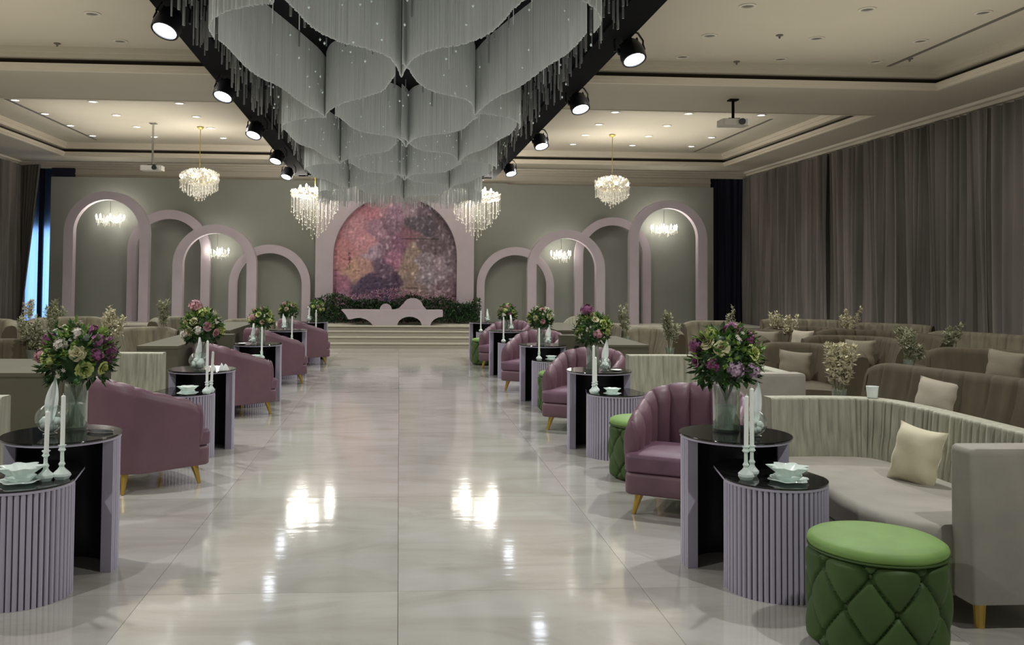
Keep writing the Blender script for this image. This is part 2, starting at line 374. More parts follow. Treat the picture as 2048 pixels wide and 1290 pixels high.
# window with daylight behind blue sheer
m = MB(); m.box(-9.48, -8.35, YB - .01, YB, .35, 2.8); struct('window_1', m, M_sky)
m = MB()
for (a, b, c, d) in ((-9.42, -9.35, .3, 2.8), (-8.45, -8.38, .3, 2.8), (-9.42, -8.38, 2.75, 2.82), (-9.42, -8.38, .28, .35), (-9.03, -8.95, .3, 2.8)): m.box(a, b, YB - .06, YB - .005, c, d)
obj('window_frame', m, M_winf, bpy.data.objects['window_1'], smooth=False)
o = obj('blue_curtain', curtain([(-9.45, 23.3), (-8.2, 23.3)], .03, 4.3, 5, .02, .3), M_blue, ang=80); tag(o, 'blue sheer curtain glowing with daylight in left back corner', 'curtain')
m = MB(); m.box(-9.03, -8.93, 23.16, 23.24, .03, 4.25); m.box(-8.64, -8.1, 22.9, 23.2, 4.0, 4.25)
o = obj('navy_drape', m, M_navy); tag(o, 'narrow dark navy drape strip hanging over the blue sheer curtain', 'curtain')
o = obj('navy_curtain', curtain([(7.95, 23.15), (9.05, 23.15)], .03, 4.28, 6, .05, .17), M_navy, ang=80); tag(o, 'dark navy curtain in right back corner beside the backdrop', 'curtain')

# ------------------------------------------------------------------ stage and backdrop
st = thing('stage', 'low pale stage platform across the back with front steps', 'stage', (0, 20.9, 0))
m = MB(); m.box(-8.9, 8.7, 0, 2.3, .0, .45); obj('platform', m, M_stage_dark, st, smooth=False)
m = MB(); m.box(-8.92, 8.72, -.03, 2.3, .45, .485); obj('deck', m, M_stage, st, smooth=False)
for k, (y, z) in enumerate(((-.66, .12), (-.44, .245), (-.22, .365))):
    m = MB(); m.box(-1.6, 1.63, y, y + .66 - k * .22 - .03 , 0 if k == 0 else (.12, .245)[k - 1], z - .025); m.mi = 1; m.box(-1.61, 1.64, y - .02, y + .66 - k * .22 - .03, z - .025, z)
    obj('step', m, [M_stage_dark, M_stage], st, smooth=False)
bd = thing('backdrop_panel', 'wide grey-green backdrop wall panel standing on the stage', 'backdrop', (0, 22.5, .485))
m = MB(); m.box(-8.5, -2.9, 0, .12, 0, 3.50); m.box(-2.9, 2.7, 0, .12, 0, 3.50); m.box(2.7, 8.0, 0, .12, 0, 3.47); obj('panel', m, M_panel, bd, smooth=False)

def arch_pts(cx, hw, z0, zt, n=28):
    zs = zt - hw; pts = [(cx - hw, z0), (cx - hw, z0 + (zs - z0) * .5)]
    for k in range(n + 1):
        a = PI - PI * k / n; pts.append((cx + hw * math.cos(a), zs + hw * math.sin(a)))
    pts += [(cx + hw, z0 + (zs - z0) * .5), (cx + hw, z0)]
    return pts
def arch_frame(name, label, cx, ho, hi, z0, zt, zi, y0, y1, rect=None):
    m = MB(); I = arch_pts(cx, hi, z0, zi)
    if rect:
        xa, xb, zr = rect; O = []
        for i, (x, z) in enumerate(I):
            if i <= 1: O.append((xa, z))
            elif i >= len(I) - 2: O.append((xb, z))
            else:
                zs = zi - hi; dx, dz = x - cx, z - zs; t = 1e9
                if dx < -1e-6: t = min(t, (xa - cx) / dx)
                if dx > 1e-6: t = min(t, (xb - cx) / dx)
                if dz > 1e-6: t = min(t, (zr - zs) / dz)
                O.append((cx + dx * t, zs + dz * t))
    else: O = arch_pts(cx, ho, z0, zt)
    rows = [[(i[0], y0, i[1]), (o[0], y0, o[1]), (o[0], y1, o[1]), (i[0], y1, i[1])] for i, o in zip(I, O)]
    m.grid(rows, closev=True); e = (len(I) - 1) * 4; m.f += [(0, 1, 2, 3), (e + 3, e + 2, e + 1, e)]; m.m += [0, 0]
    o = obj(name, m, M_arch, ang=30)
    return tag(o, label, 'arch', 'lilac arch frames on the stage')
ZSt = .485
A = [('A1', -6.91, .985, .765, 3.58, 3.38, 21.72, 21.92, 'leftmost lilac arch frame, tallest of the left group, with small chandelier'),
     ('A2', -5.575, .985, .765, 3.19, 2.97, 22.2, 22.34, 'second lilac arch frame from left, standing behind its taller neighbour'),
     ('A3', -4.38, .985, .75, 2.82, 2.61, 21.72, 21.92, 'third lilac arch frame from left, in front, with candle chandelier'),
     ('A4', -3.15, .985, .775, 2.37, 2.16, 22.2, 22.34, 'low lilac arch frame just left of the mural'),
     ('B4', 2.88, .965, .77, 2.37, 2.17, 22.2, 22.34, 'low lilac arch frame just right of the mural'),
     ('B3', 4.065, .955, .735, 2.79, 2.58, 21.72, 21.92, 'third lilac arch frame from right, in front, with candle chandelier'),
     ('B2', 5.33, .965, .755, 3.14, 2.94, 22.2, 22.34, 'second lilac arch frame from right, standing behind its taller neighbour'),
     ('B1', 6.6, .97, .74, 3.54, 3.35, 21.72, 21.92, 'rightmost lilac arch frame, tallest of the right group, with small chandelier')]
for (k, cx, ho, hi, zt, zi, y0, y1, lb) in A: arch_frame('arch_frame', lb, cx, ho, hi, ZSt, zt, zi, y0, y1)
arch_frame('mural_surround', 'broad lilac board with arched opening around the purple mural', -.10, 0, 1.52, ZSt, 0, 3.62, 22.18, 22.42, rect=(-2.05, 1.84, 3.93))
# mural: abstract weathered patches, painted relief
pat = [(.04, .90, (165, 95, 112)), (.18, .78, (168, 105, 118)), (.28, .62, (176, 108, 122)), (.30, .88, (160, 88, 104)), (.10, .52, (172, 100, 108)), (.16, .42, (172, 122, 104)), (.26, .43, (168, 116, 108)), (.05, .3, (150, 84, 112)), (.06, .18, (140, 90, 118)), (.33, .55, (150, 120, 145)),
       (.2, .22, (78, 60, 88)), (.32, .3, (72, 52, 84)), (.42, .2, (70, 50, 82)), (.50, .30, (74, 50, 78)), (.40, .45, (92, 66, 92)), (.25, .1, (110, 86, 112)), (.42, .60, (118, 84, 106)), (.36, .72, (140, 96, 120)), (.45, .76, (112, 78, 100)), (.38, .92, (150, 96, 110)), (.50, .88, (132, 90, 122)), (.50, .62, (120, 70, 100)), (.48, .5, (146, 84, 116)),
       (.62, .92, (128, 100, 112)), (.68, .78, (72, 64, 78)), (.76, .76, (70, 60, 74)), (.72, .90, (96, 72, 88)), (.86, .84, (84, 66, 76)), (.62, .68, (118, 70, 86)), (.66, .56, (134, 108, 98)), (.61, .42, (140, 112, 100)), (.60, .26, (132, 104, 98)), (.68, .22, (126, 100, 98)), (.72, .48, (120, 104, 116)), (.76, .34, (124, 108, 122)), (.72, .6, (96, 76, 86)),
       (.82, .6, (86, 68, 78)), (.90, .66, (92, 74, 84)), (.95, .5, (104, 84, 98)), (.88, .44, (128, 106, 122)), (.92, .3, (112, 84, 98)), (.84, .22, (122, 90, 104)), (.94, .14, (108, 66, 82)), (.78, .12, (84, 62, 84)), (.66, .10, (70, 62, 80)), (.56, .12, (100, 70, 96)), (.88, .06, (110, 76, 90))]
def s2l(c): c /= 255; return c / 12.92 if c < .04045 else ((c + .055) / 1.055) ** 2.4
from mathutils import noise
m = MB(); rows = []; cols = []
H0, H1, hw = ZSt, 3.62, 1.54; zs = H1 - hw; NR, NC = 130, 120
for i in range(NR + 1):
    z = H0 + (H1 - .004 - H0) * i / NR; ww = hw if z < zs else math.sqrt(max(.0004, hw * hw - (z - zs) ** 2)); row = []
    for k in range(NC + 1):
        x = -ww + 2 * ww * k / NC; u = (x + hw) / (2 * hw); v = (z - H0) / (H1 - H0)
        q = noise.noise_vector(Vector((u * 9, v * 9, 1))) * .035 + noise.noise_vector(Vector((u * 30, v * 30, 4))) * .012
        uu, vv = u + q.x, v + q.y
        wsum = 0; acc = [0, 0, 0]
        for (a, b, c) in pat:
            d2 = (uu - a) ** 2 + (vv - b) ** 2; wt = 1 / (d2 + .0002) ** 5; wsum += wt
            for q3 in range(3): acc[q3] += c[q3] * wt
        c = [q3 / wsum for q3 in acc]
        sp = noise.noise(Vector((u * 60, v * 60, 2))); sp2 = noise.noise(Vector((u * 22, v * 22, 8))); st3 = noise.noise(Vector((u * 70, v * 12, 5)))
        f = 1.22 + .26 * sp + .16 * sp2 + .14 * st3
        crack = noise.noise(Vector((u * 5 + 3, v * 5, 3)))
        edge = abs(crack)
        if (abs(u - .13 - .02 * sp) < .006 and .42 < v < .55) or (abs(v - .27) < .004 and .58 < u < .68) or (abs(v - .66) < .005 and .55 < u < .85): f *= .55
        fl = noise.noise(Vector((u * 38, v * 38, 12))); light = max(0, fl - .12) * (1.5 if (u > .33 and (abs(u - .45) < .09 or u > .62)) or v < .14 else .3)
        cols.append([min(1, s2l(min(255, (cc * .62 + sum(c) / 3 * .38) * f + 85 * light))) for cc in c])
        row.append((-.10 + x, 22.44 - .02 * sp - (.02 if edge > .02 else 0), z))
    rows.append(row)
m.grid(rows); me = m.mesh('mural', None, True, 60, fix=False)
me.materials.clear()
ca = me.color_attributes.new('paint', 'FLOAT_COLOR', 'POINT')
for i, c in enumerate(cols): ca.data[i].color = (*c, 1)
mm = mat('mural_paint', (.3, .2, .25), .7); nn = mm.node_tree.nodes.new('ShaderNodeVertexColor'); nn.layer_name = 'paint'; mm.node_tree.links.new(nn.outputs[0], mm.node_tree.nodes['Principled BSDF'].inputs['Base Color'])
me.materials.append(mm); o = obj('mural', me); tag(o, 'arched abstract mural in weathered pink, purple and grey patches', 'mural')

# bench of cut curved shapes in front of hedge
bn = thing('bridal_bench', 'lilac sculptural bench with domes and arched cut-outs on stage', 'bench', (0, 21.2, ZSt))
z1 = .35
def arcp(cx, cz, rx, rz, a0, a1, n=14): return [(cx + rx * math.cos(math.radians(a0 + (a1 - a0) * k / n)), cz + rz * math.sin(math.radians(a0 + (a1 - a0) * k / n))) for k in range(n + 1)]
poly = [(-1.33, z1), (-1.30, z1 - .03), (-1.22, z1 - .12), (-1.17, z1 - .21)] + [(-1.12, .13), (-1.0, .16), (-.88, .17), (-.75, .13), (-.66, .07), (-.60, 0)]
poly += [(-.03, 0)] + arcp(.25, 0, .28, .20, 180, 0)[1:] + [(.73, 0)] + [(.76, .08), (.82, .14), (.92, .19), (1.02, .20), (1.02, z1)]
m = MB(); m.prism_y(poly, -.28, .28); obj('seat_body', m, M_arch, bn, ang=30)
m = MB(); m.prism_y([(-.45, z1)] + arcp(-.31, z1, .14, .135, 180, 0) + [(-.17, z1)], .14, .26); obj('backrest', m, M_arch, bn, ang=30)
m = MB(); m.prism_y([(-.10, z1), (0, z1 + .03), (.08, z1 + .12)] + arcp(.33, z1 + .06, .24, .21, 160, 10) + [(.62, z1 + .04), (.65, z1)], .14, .26); obj('backrest', m, M_arch, bn, ang=30)

# hedge with blossoms
def leaf_mb(mb, p, d, L, W, up=Vector((0, 0, 1))):
    d = d.normalized(); s = d.cross(up)
    if s.length < .05: s = Vector((1, 0, 0))
    s.normalize(); nrm = s.cross(d) * (.18 * L)
    p = Vector(p); a = p + d * L * .45 + s * W * .5; b = p + d * L * .45 - s * W * .5; c = p + d * L * .45 - nrm; e = p + d * L - nrm * .3
    mb.add([p, a, e, b, c], [(0, 1, 4), (1, 2, 4), (2, 3, 4), (3, 0, 4)])
def rv(R, zmin=-1):
    while True:
        v = Vector((R.uniform(-1, 1), R.uniform(-1, 1), R.uniform(-1, 1)))
        if .05 < v.length < 1 and v.z / v.length > zmin: return v.normalized()
hg = thing('flower_hedge', 'dark green hedge with mauve blossoms along the mural foot behind bench', 'hedge', (0, 22.0, ZSt))
R = random.Random(3); m = MB()
for i in range(8500):
    x = R.uniform(-2.1, 1.98); hx = .60 + .07 * math.sin(x * 3) + .05 * math.sin(x * 7.1); y = R.uniform(-.28, .12)
    z = R.uniform(.05, hx) ; m.mi = R.randrange(2)
    leaf_mb(m, (x, y - .1 * (1 - z / hx), z), rv(R), R.uniform(.05, .09), R.uniform(.025, .045))
obj('foliage', m, M_hedge, hg, smooth=False, kind='stuff', fix=False)
m = MB()
for i in range(620):
    x = R.gauss(-.2, .80); 
    if not -2.1 < x < 1.95: continue
    hh = .60 + .26 * math.exp(-((x + .1) / .9) ** 2) * R.random() + .06 * R.random(); m.mi = R.randrange(3)
    for q in range(3):
        a = rv(R); leaf_mb(m, (x + a.x * .01, R.uniform(-.2, .10), hh + a.z * .015 - .05), a, .035, .028)
obj('blossoms', m, [M_fl['lilac'], M_fl['mauve'], M_fl['pink']], hg, smooth=False, kind='stuff', fix=False)

# ------------------------------------------------------------------ crystal canopy over the aisle
cn = thing('crystal_canopy', 'long black ceiling frame hung with scalloped grey bead curtains above aisle', 'chandelier', (0, 0, 0))
ZF, ZBd = 3.8, 3.2
def xl(y): return -1.90 - .36 * max(0, (y - 7.2)) / 12.6
fr = [(xl(3.5), 3.5), (2.05, 3.5), (2.05, 19.6), (xl(19.8), 19.8)]
m = MB(); m.prism([(x + (.03 if x < 0 else -.03), y) for x, y in fr], ZF + .02, ZF + .10); obj('top_panel', m, M_black, cn, smooth=False)
m = MB(); m.prism([(xl(3.5) - .02, 3.5), (xl(3.5) + .26, 3.5), (xl(19.8) + .26, 19.8), (xl(19.8) - .02, 19.8)], ZF - .02, ZF + .16); obj('side_beam', m, M_black, cn, smooth=False)
m = MB(); m.prism([(1.79, 3.5), (2.07, 3.5), (2.07, 19.6), (1.79, 19.6)], ZF - .02, ZF + .16); obj('side_beam', m, M_black, cn, smooth=False)
m = MB(); m.prism([(-2.2, 19.5), (2.0, 19.4), (2.0, 19.6), (-2.2, 19.75)], ZF - .02, ZF + .16); obj('end_beam', m, M_black, cn, smooth=False)
for (x, y) in ((-1.6, 6), (1.6, 6), (-1.6, 13), (1.6, 13), (-1.6, 18), (1.6, 18)):
    m = MB(); m.tube([(x, y, ZF + .1), (x, y, 4.41 if y == 13 else 4.71)], .02, 6); obj('hanger', m, M_black, cn)
half = [(.72, 0), (.695, .45), (.64, .80), (.53, 1.10), (.40, 1.34), (.26, 1.52), (.14, 1.66), (.05, 1.80), (0, 1.95)]
def scallop(cx, yt, hwf=1.0, sides=(-1, 1), ext=0):
    pts = []
    hp = [(.73, -ext)] + half if ext else half
    if -1 in sides: pts += [(cx - x * hwf, yt - 1.95 + y) for x, y in hp]
    if 1 in sides: q = [(cx + x * hwf, yt - 1.95 + y) for x, y in reversed(hp)]; pts += q[1:] if pts else q
    return pts
def catmull(P, st):
    out = []
    for i in range(len(P) - 1):
        p0, p1, p2, p3 = P[max(i - 1, 0)], P[i], P[i + 1], P[min(i + 2, len(P) - 1)]
        n = max(1, int(math.dist(p1, p2) / st))
        for k in range(n):
            t = k / n
            out.append(tuple(.5 * (2 * p1[j] + (p2[j] - p0[j]) * t + (2 * p0[j] - 5 * p1[j] + 4 * p2[j] - p3[j]) * t * t + (3 * p1[j] - p0[j] - 3 * p2[j] + p3[j]) * t ** 3) for j in range(2)))
    out.append(P[-1]); return out
R = random.Random(11)
def bead_curtain(P, zb=ZBd, rag=0):
    mb = MB()
    P = [(x * (1 + .22 * min(1, max(0, (y - 9) / 7))), y) for x, y in P]
    for i, (x, y) in enumerate(catmull(P, .0100)):
        r = R.uniform(.0042, .0062); zz = zb + .012 * math.sin(i * .05) + R.uniform(-.006, .006)
        zz -= rag * R.random() ** 2
        if R.random() < .012: zz -= R.uniform(.03, .16); r *= .6
        a = R.random() * 6
        vs = [(x + r * math.cos(a + q * 2.094), y + r * math.sin(a + q * 2.094), z) for z in (zz, ZF + .02) for q in range(3)]
        mb.add(vs, [(0, 1, 4, 3), (1, 2, 5, 4), (2, 0, 3, 5), (0, 2, 1)])
    return mb
INNER = [(0, 0), (.03, -.25), (.10, -.55), (.24, -.80), (.42, -1.02), (.58, -1.35), (.66, -1.75), (.71, -2.0)]
OUTER = [(0, 0), (.05, -.35), (.14, -.80), (.25, -1.30), (.36, -1.80), (.44, -2.35), (.48, -2.95)]
def petal(cx, yt, lp, rp): return [(cx - x, yt + y) for x, y in reversed(lp)] + [(cx + x, yt + y) for x, y in rp[1:]]
LT, RT = [5.3, 9.1, 12.8, 16.5], [4.9, 8.7, 12.3, 16.1]
for yt in (3.3, 7.1, 10.95, 14.7, 18.4):
    obj('bead_curtain', bead_curtain(petal(0 if yt < 10 else .06, yt, INNER, INNER)), M_beads, cn, smooth=False, kind='stuff', fix=False)
for yt in LT: obj('bead_curtain', bead_curtain(petal(-.76, yt, OUTER, INNER)), M_beads, cn, smooth=False, kind='stuff', fix=False)
for yt in RT: obj('bead_curtain', bead_curtain(petal(.72, yt, INNER, OUTER)), M_beads, cn, smooth=False, kind='stuff', fix=False)
for yt in LT: obj('bead_curtain', bead_curtain([(-.76, yt), (-.95, yt + .12), (-1.12, yt + .28), (-1.23, yt + .5), (-1.25, yt + .75)]), M_beads, cn, smooth=False, kind='stuff', fix=False)
for yt in RT: obj('bead_curtain', bead_curtain([(.72, yt), (.95, yt + .14), (1.12, yt + .30), (1.23, yt + .55), (1.24, yt + .8)]), M_beads, cn, smooth=False, kind='stuff', fix=False)
obj('bead_curtain', bead_curtain([(-1.3, 17.6), (-1.15, 18.4), (-.7, 18.95), (0, 18.8), (.7, 18.95), (1.15, 18.4), (1.3, 17.4)], 3.18, .16), M_beads, cn, smooth=False, kind='stuff', fix=False)
# acrylic rods around the beads
def rod(mb, x, y, z, r):
    vs = [(x + r * math.cos(q * PI / 2 + .4), y + r * math.sin(q * PI / 2 + .4), zz) for zz in (z, ZF + .02) for q in range(4)]
    mb.add(vs, [(0, 1, 5, 4), (1, 2, 6, 5), (2, 3, 7, 6), (3, 0, 4, 7), (3, 2, 1, 0)])
m = MB()
for i in range(1500):
    y = R.uniform(4.2, 19.4); s_ = R.choice((-1, 1))
    x = s_ * R.uniform(1.32, 1.72) if R.random() < .7 else R.uniform(-1.25, 1.25)
    if abs(x) < 1.3 and R.random() < .3: continue
    rod(m, x, y, ZF - (R.uniform(.06, .34) if abs(x) > 1.3 else R.uniform(.05, .30)), R.choice((.005, .007, .011)))
obj('acrylic_rods', m, M_tube, cn, smooth=False, kind='stuff', fix=False)
m = MB()
for i in range(420):
    y = R.uniform(5, 19); x = R.uniform(-1.45, 1.45); z = ZBd + R.uniform(-.05, .5); r = .009
    m.add([(x, y, z + r * 1.5), (x + r, y, z), (x, y + r, z), (x - r, y, z), (x, y - r, z), (x, y, z - r * 1.5)], [(0, 1, 2), (0, 2, 3), (0, 3, 4), (0, 4, 1), (5, 2, 1), (5, 3, 2), (5, 4, 3), (5, 1, 4)])
obj('crystal_drops', m, M_crystal, cn, smooth=False, kind='stuff', fix=False)

# par lamps clamped along the frame
PARL = [(-1.82, 7.25), (-1.87, 9.85), (-1.97, 12.5), (-2.05, 15.3), (-2.17, 17.7)]
PARR = [(2.06, 8.0), (2.06, 10.4), (2.08, 13.4), (2.07, 17.0)]
_body = MB(); _body.lathe([(0, .0), (.075, .0), (.10, -.03), (.125, -.10), (.135, -.17), (.13, -.235), (.11, -.235), (.105, -.19), (0, -.19)], 20)
_body.box(-.02, .02, -.02, .02, -.0, .03)
_body.box(-.145, -.12, -.02, .02, -.13, -.07); _body.box(.12, .145, -.02, .02, -.13, -.07)
for q in range(8):
    a = q * PI / 4; _body.box(.10 * math.cos(a) - .008, .10 * math.cos(a) + .008, .10 * math.sin(a) - .008, .10 * math.sin(a) + .008, -.10, -.012)
me_body = _body.mesh('lamp_body', M_black_gloss)
_lens = MB(); _lens.lathe([(0, -.225), (.06, -.228), (.108, -.222)], 20); me_lens = _lens.mesh('lens', M_par)
_yk = MB(); _yk.tube([(-.15, 0, -.10), (-.155, 0, .02), (-.10, 0, .10), (0, 0, .125), (.10, 0, .10), (.155, 0, .02), (.15, 0, -.10)], .011, 6); _yk.tube([(0, 0, .11), (0, 0, .22)], .014, 6); _yk.box(-.03, .03, -.02, .02, .16, .2)
me_yoke = _yk.mesh('yoke', M_black_gloss)
ordn = ['nearest', 'second', 'third', 'fourth', 'fifth', 'sixth']
def parlamp(x, y, k, side):
    lab = 'black par spotlight with white lens on %s edge of canopy, %s to the camera' % (side, 'nearest' if k == 0 else ordn[k] + ' nearest')
    t = thing('par_spotlight', lab, 'spotlight', (x, y, ZF - (.10 if side == 'left' else .05)), 0, 'par spotlights along the canopy'); t.scale = (.86,) * 3
    obj('yoke', me_yoke, None, t)
    tl = (math.radians(-24), math.radians(14 if side == 'left' else -10), 0)
    b = obj('lamp_body', me_body, None, t, rot=tl); obj('lens', me_lens, None, b)
    lamp('spotlight_beam', 'SPOT', (0, 0, -.26), 38, COOL, .05, parent=b, angle=1.5, blend=.7)
for k, (x, y) in enumerate(PARL): parlamp(x, y, k, 'left')
for k, (x, y) in enumerate(PARR): parlamp(x, y, k, 'right')

# ------------------------------------------------------------------ chandeliers
def bead(mb, x, y, z, r, h=1.3):
    mb.add([(x, y, z + r * h), (x + r, y, z), (x, y + r, z), (x - r, y, z), (x, y - r, z), (x, y, z - r * h)], [(0, 1, 2), (0, 2, 3), (0, 3, 4), (0, 4, 1), (5, 2, 1), (5, 3, 2), (5, 4, 3), (5, 1, 4)])
def chandelier(loc, rad, drop, top, label, seed, long=False, power=70, rodtop=None):
    R = random.Random(seed); t = thing('crystal_chandelier', label, 'chandelier', loc, 0, 'lit crystal chandeliers')
    if rodtop:
        m = MB(); m.tube([(0, 0, .1), (0, 0, rodtop)], .008, 6); obj('rod', m, M_gold, t)
        m = MB(); m.lathe([(0, rodtop - .05), (.03, rodtop - .045), (.07, rodtop - .01), (.07, rodtop), (0, rodtop)], 16); obj('ceiling_rose', m, M_gold, t)
    m = MB(); m.lathe([(0, .12), (.03, .10), (.025, .05), (.06, .0), (.03, -.05), (.02, -.12), (0, -.13)], 12)
    for q in range(12):
        a = q * PI / 6; r = rad * (.92 if q % 2 else .6); zz = -.02 if q % 2 else .10
        m.tube([(.02 * math.cos(a), .02 * math.sin(a), 0), (r * .5 * math.cos(a), r * .5 * math.sin(a), -.09), (r * math.cos(a), r * math.sin(a), zz)], .009, 5)
        m.lathe([(0, zz), (.03, zz + .005), (.032, zz + .012), (0, zz + .012)], 8, (r * math.cos(a), r * math.sin(a)))
    obj('frame', m, M_gold, t)
    bl = MB()
    bl.lathe([(0, 0), (.018, .004), (.024, .03), (.016, .06), (0, .085)], 8); bm_ = bl.mesh('bulb', M_bulb)
    for q in range(12):
        a = q * PI / 6; r = rad * (.92 if q % 2 else .6); zz = -.005 if q % 2 else .115
        obj('bulb', bm_, None, t, loc=(r * math.cos(a), r * math.sin(a), zz))
    m = MB()
    for i in range(1100):   # crystal body near the arms
        a = R.uniform(0, 2 * PI); q = math.sqrt(R.random()); r = rad * q
        bead(m, r * math.cos(a), r * math.sin(a), R.uniform(-.13, top) * (1 - .5 * q * q) , R.uniform(.012, .024))
    obj('crystal_cluster', m, M_prism, t, smooth=False, kind='stuff', fix=False)
    m = MB()
    ns = 130 if not long else 105
    for i in range(ns):
        a = i * 2.39996; q = math.sqrt((i + .5) / ns); r = rad * q
        L = (drop * (1 - .62 * q) if not long else drop * (.30 + .70 * (1 - q) ** .8)) * R.uniform(.8, 1.05)
        z = -.06; 
        while z > -L: bead(m, r * math.cos(a), r * math.sin(a), z, .0085 if not long else .0075); z -= .026 if not long else .034
        bead(m, r * math.cos(a), r * math.sin(a), z - .01, .014, 1.7)
    obj('crystal_strands', m, M_prism, t, smooth=False, kind='stuff', fix=False)
    if long:
        for q in range(9):
            a = q * 2 * PI / 9; lamp('chandelier_light', 'POINT', (.40 * math.cos(a), .40 * math.sin(a), -.06 + .1 * (q % 3)), power / 9, WARM, .10, parent=t)
    else: lamp('chandelier_light', 'POINT', (0, 0, .02), power, WARM, .2, parent=t)
chandelier((-4.17, 19, 3.60), .40, .46, .24, 'round crystal chandelier hanging from rod, left of canopy', 1, power=90, rodtop=1.09)
chandelier((4.54, 19, 3.58), .37, .46, .24, 'round crystal chandelier hanging from rod, right of canopy', 2, power=90, rodtop=1.11)
chandelier((-1.87, 19.95, 3.42), .54, 1.0, .14, 'wide long-dripping crystal chandelier at far left canopy corner', 3, True, 150, rodtop=1.27)
chandelier((1.70, 19.95, 3.40), .54, .98, .14, 'wide long-dripping crystal chandelier at far right canopy corner', 4, True, 150, rodtop=1.29)
def arm_chandelier(loc, rad, n_arm, label, seed, power, ztop):
    R = random.Random(seed); t = thing('arm_chandelier', label, 'chandelier', loc, 0, 'small chandeliers in the arches')
    m = MB(); m.tube([(0, 0, 0), (0, 0, ztop)], .006, 5); obj('rod', m, M_chrome, t)
    m = MB(); m.lathe([(0, .16), (.015, .15), (.012, .06), (.035, .02), (.05, -.03), (.02, -.07), (0, -.09)], 12)
    for q in range(n_arm):
        a = q * 2 * PI / n_arm + .3; r = rad
        m.tube([(0, 0, -.02), (r * .4 * math.cos(a), r * .4 * math.sin(a), -.08), (r * .8 * math.cos(a), r * .8 * math.sin(a), -.06), (r * math.cos(a), r * math.sin(a), 0)], .008, 5)
    obj('frame', m, M_crystal, t)
    bl = MB(); bl.lathe([(0, 0), (.014, .002), (.014, .05), (.022, .07), (.014, .10), (0, .13)], 8); bm_ = bl.mesh('candle_bulb', M_bulb)
    for q in range(n_arm):
        a = q * 2 * PI / n_arm + .3; obj('candle_bulb', bm_, None, t, loc=(rad * math.cos(a), rad * math.sin(a), .005))
    m = MB()
    for q in range(n_arm * 9):
        a = q * 2 * PI / n_arm / 9 + .3; r = rad * R.uniform(.25, 1.05); z9 = R.uniform(-.03, .10)
        for k in range(R.randrange(3, 8)): bead(m, r * math.cos(a), r * math.sin(a), z9 - k * .025, .011)
    obj('crystal_drops', m, M_prism, t, smooth=False, kind='stuff', fix=False)
    lamp('chandelier_light', 'POINT', (0, 0, .06), power, WARM, .12, parent=t)
arm_chandelier((-6.93, 22.05, 2.92), .31, 8, 'small crystal chandelier glowing inside the leftmost tall arch', 5, 26, .44)
arm_chandelier((6.58, 22.05, 2.83), .31, 8, 'small crystal chandelier glowing inside the rightmost tall arch', 6, 26, .50)
arm_chandelier((-4.38, 22.02, 2.14), .26, 5, 'five-candle chandelier inside the third arch from the left', 7, 15, .45)
arm_chandelier((3.99, 22.02, 2.16), .25, 5, 'five-candle chandelier inside the third arch from the right', 8, 15, .41)

# ------------------------------------------------------------------ ceiling fittings
_r = MB(); _r.lathe([(.085, 0), (.085, -.008), (.062, -.012), (.055, .0)], 20); me_ring = _r.mesh('trim_ring', M_trimw)
_l = MB(); _l.lathe([(0, -.006), (.058, -.006), (.06, .0)], 16); me_ll = _l.mesh('lens', M_down); _l2 = MB(); _l2.lathe([(0, -.003), (.06, -.003), (.06, .0)], 16); me_lu = _l2.mesh('lens', M_unlit)
colw = {-6.85: 'outer left', -5.5: 'middle left', -3.98: 'inner left', 3.97: 'inner right', 5.36: 'middle right', 6.75: 'outer right'}
def downlight(x, y, lit, label, grp):
    t = thing('downlight', label, 'downlight', (x, y, ZT), 0, grp); obj('trim_ring', me_ring, None, t, scale=1.15); obj('lens', me_ll if lit else me_lu, None, t, scale=1.15)
    if lit: lamp('downlight_beam', 'SPOT', (0, 0, -.03), 26, (.96, .97, 1), .06, parent=t, angle=2.2, blend=.6)
for x, cn_ in colw.items():
    for k, y in enumerate((16.4, 17.75, 19.1, 20.45)):
        downlight(x, y, True, 'lit recessed downlight, %s column, %s row from the camera' % (cn_, ('first', 'second', 'third', 'last')[k]), 'lit downlights in the far ceiling tray')
for x, cn_ in ((3.9, 'inner right'), (5.3, 'middle right'), (6.68, 'outer right')):
    for k, y in enumerate((9.85, 11.1, 12.2)):
        downlight(x, y, False, 'unlit dark downlight in near tray, %s column, %s row' % (cn_, ('first', 'second', 'last')[k]), 'unlit downlights in the near ceiling tray')
for k, (x, y) in enumerate(((-3.67, 10.85), (-3.72, 12.1))):
    downlight(x, y, False, 'unlit dark downlight in near tray left of canopy, %s one' % ('nearer', 'farther')[k], 'unlit downlights in the near ceiling tray')
for k, (x, y, lb) in enumerate(((4.77, 11.0, 'between the unlit downlights'), (7.06, 12.0, 'near the right tray edge'), (4.75, 12.4, 'close to the tray back edge'), (-4.61, 12.3, 'left, near tray back edge'))):
    m = MB(); m.lathe([(0, -.05), (.012, -.045), (.014, -.02), (.045, -.012), (.045, 0), (0, 0)], 12)
    o = obj('smoke_detector', m, M_unlit, loc=(x, y, ZT)); tag(o, 'tiny dark detector on near tray ceiling ' + lb, 'detector')
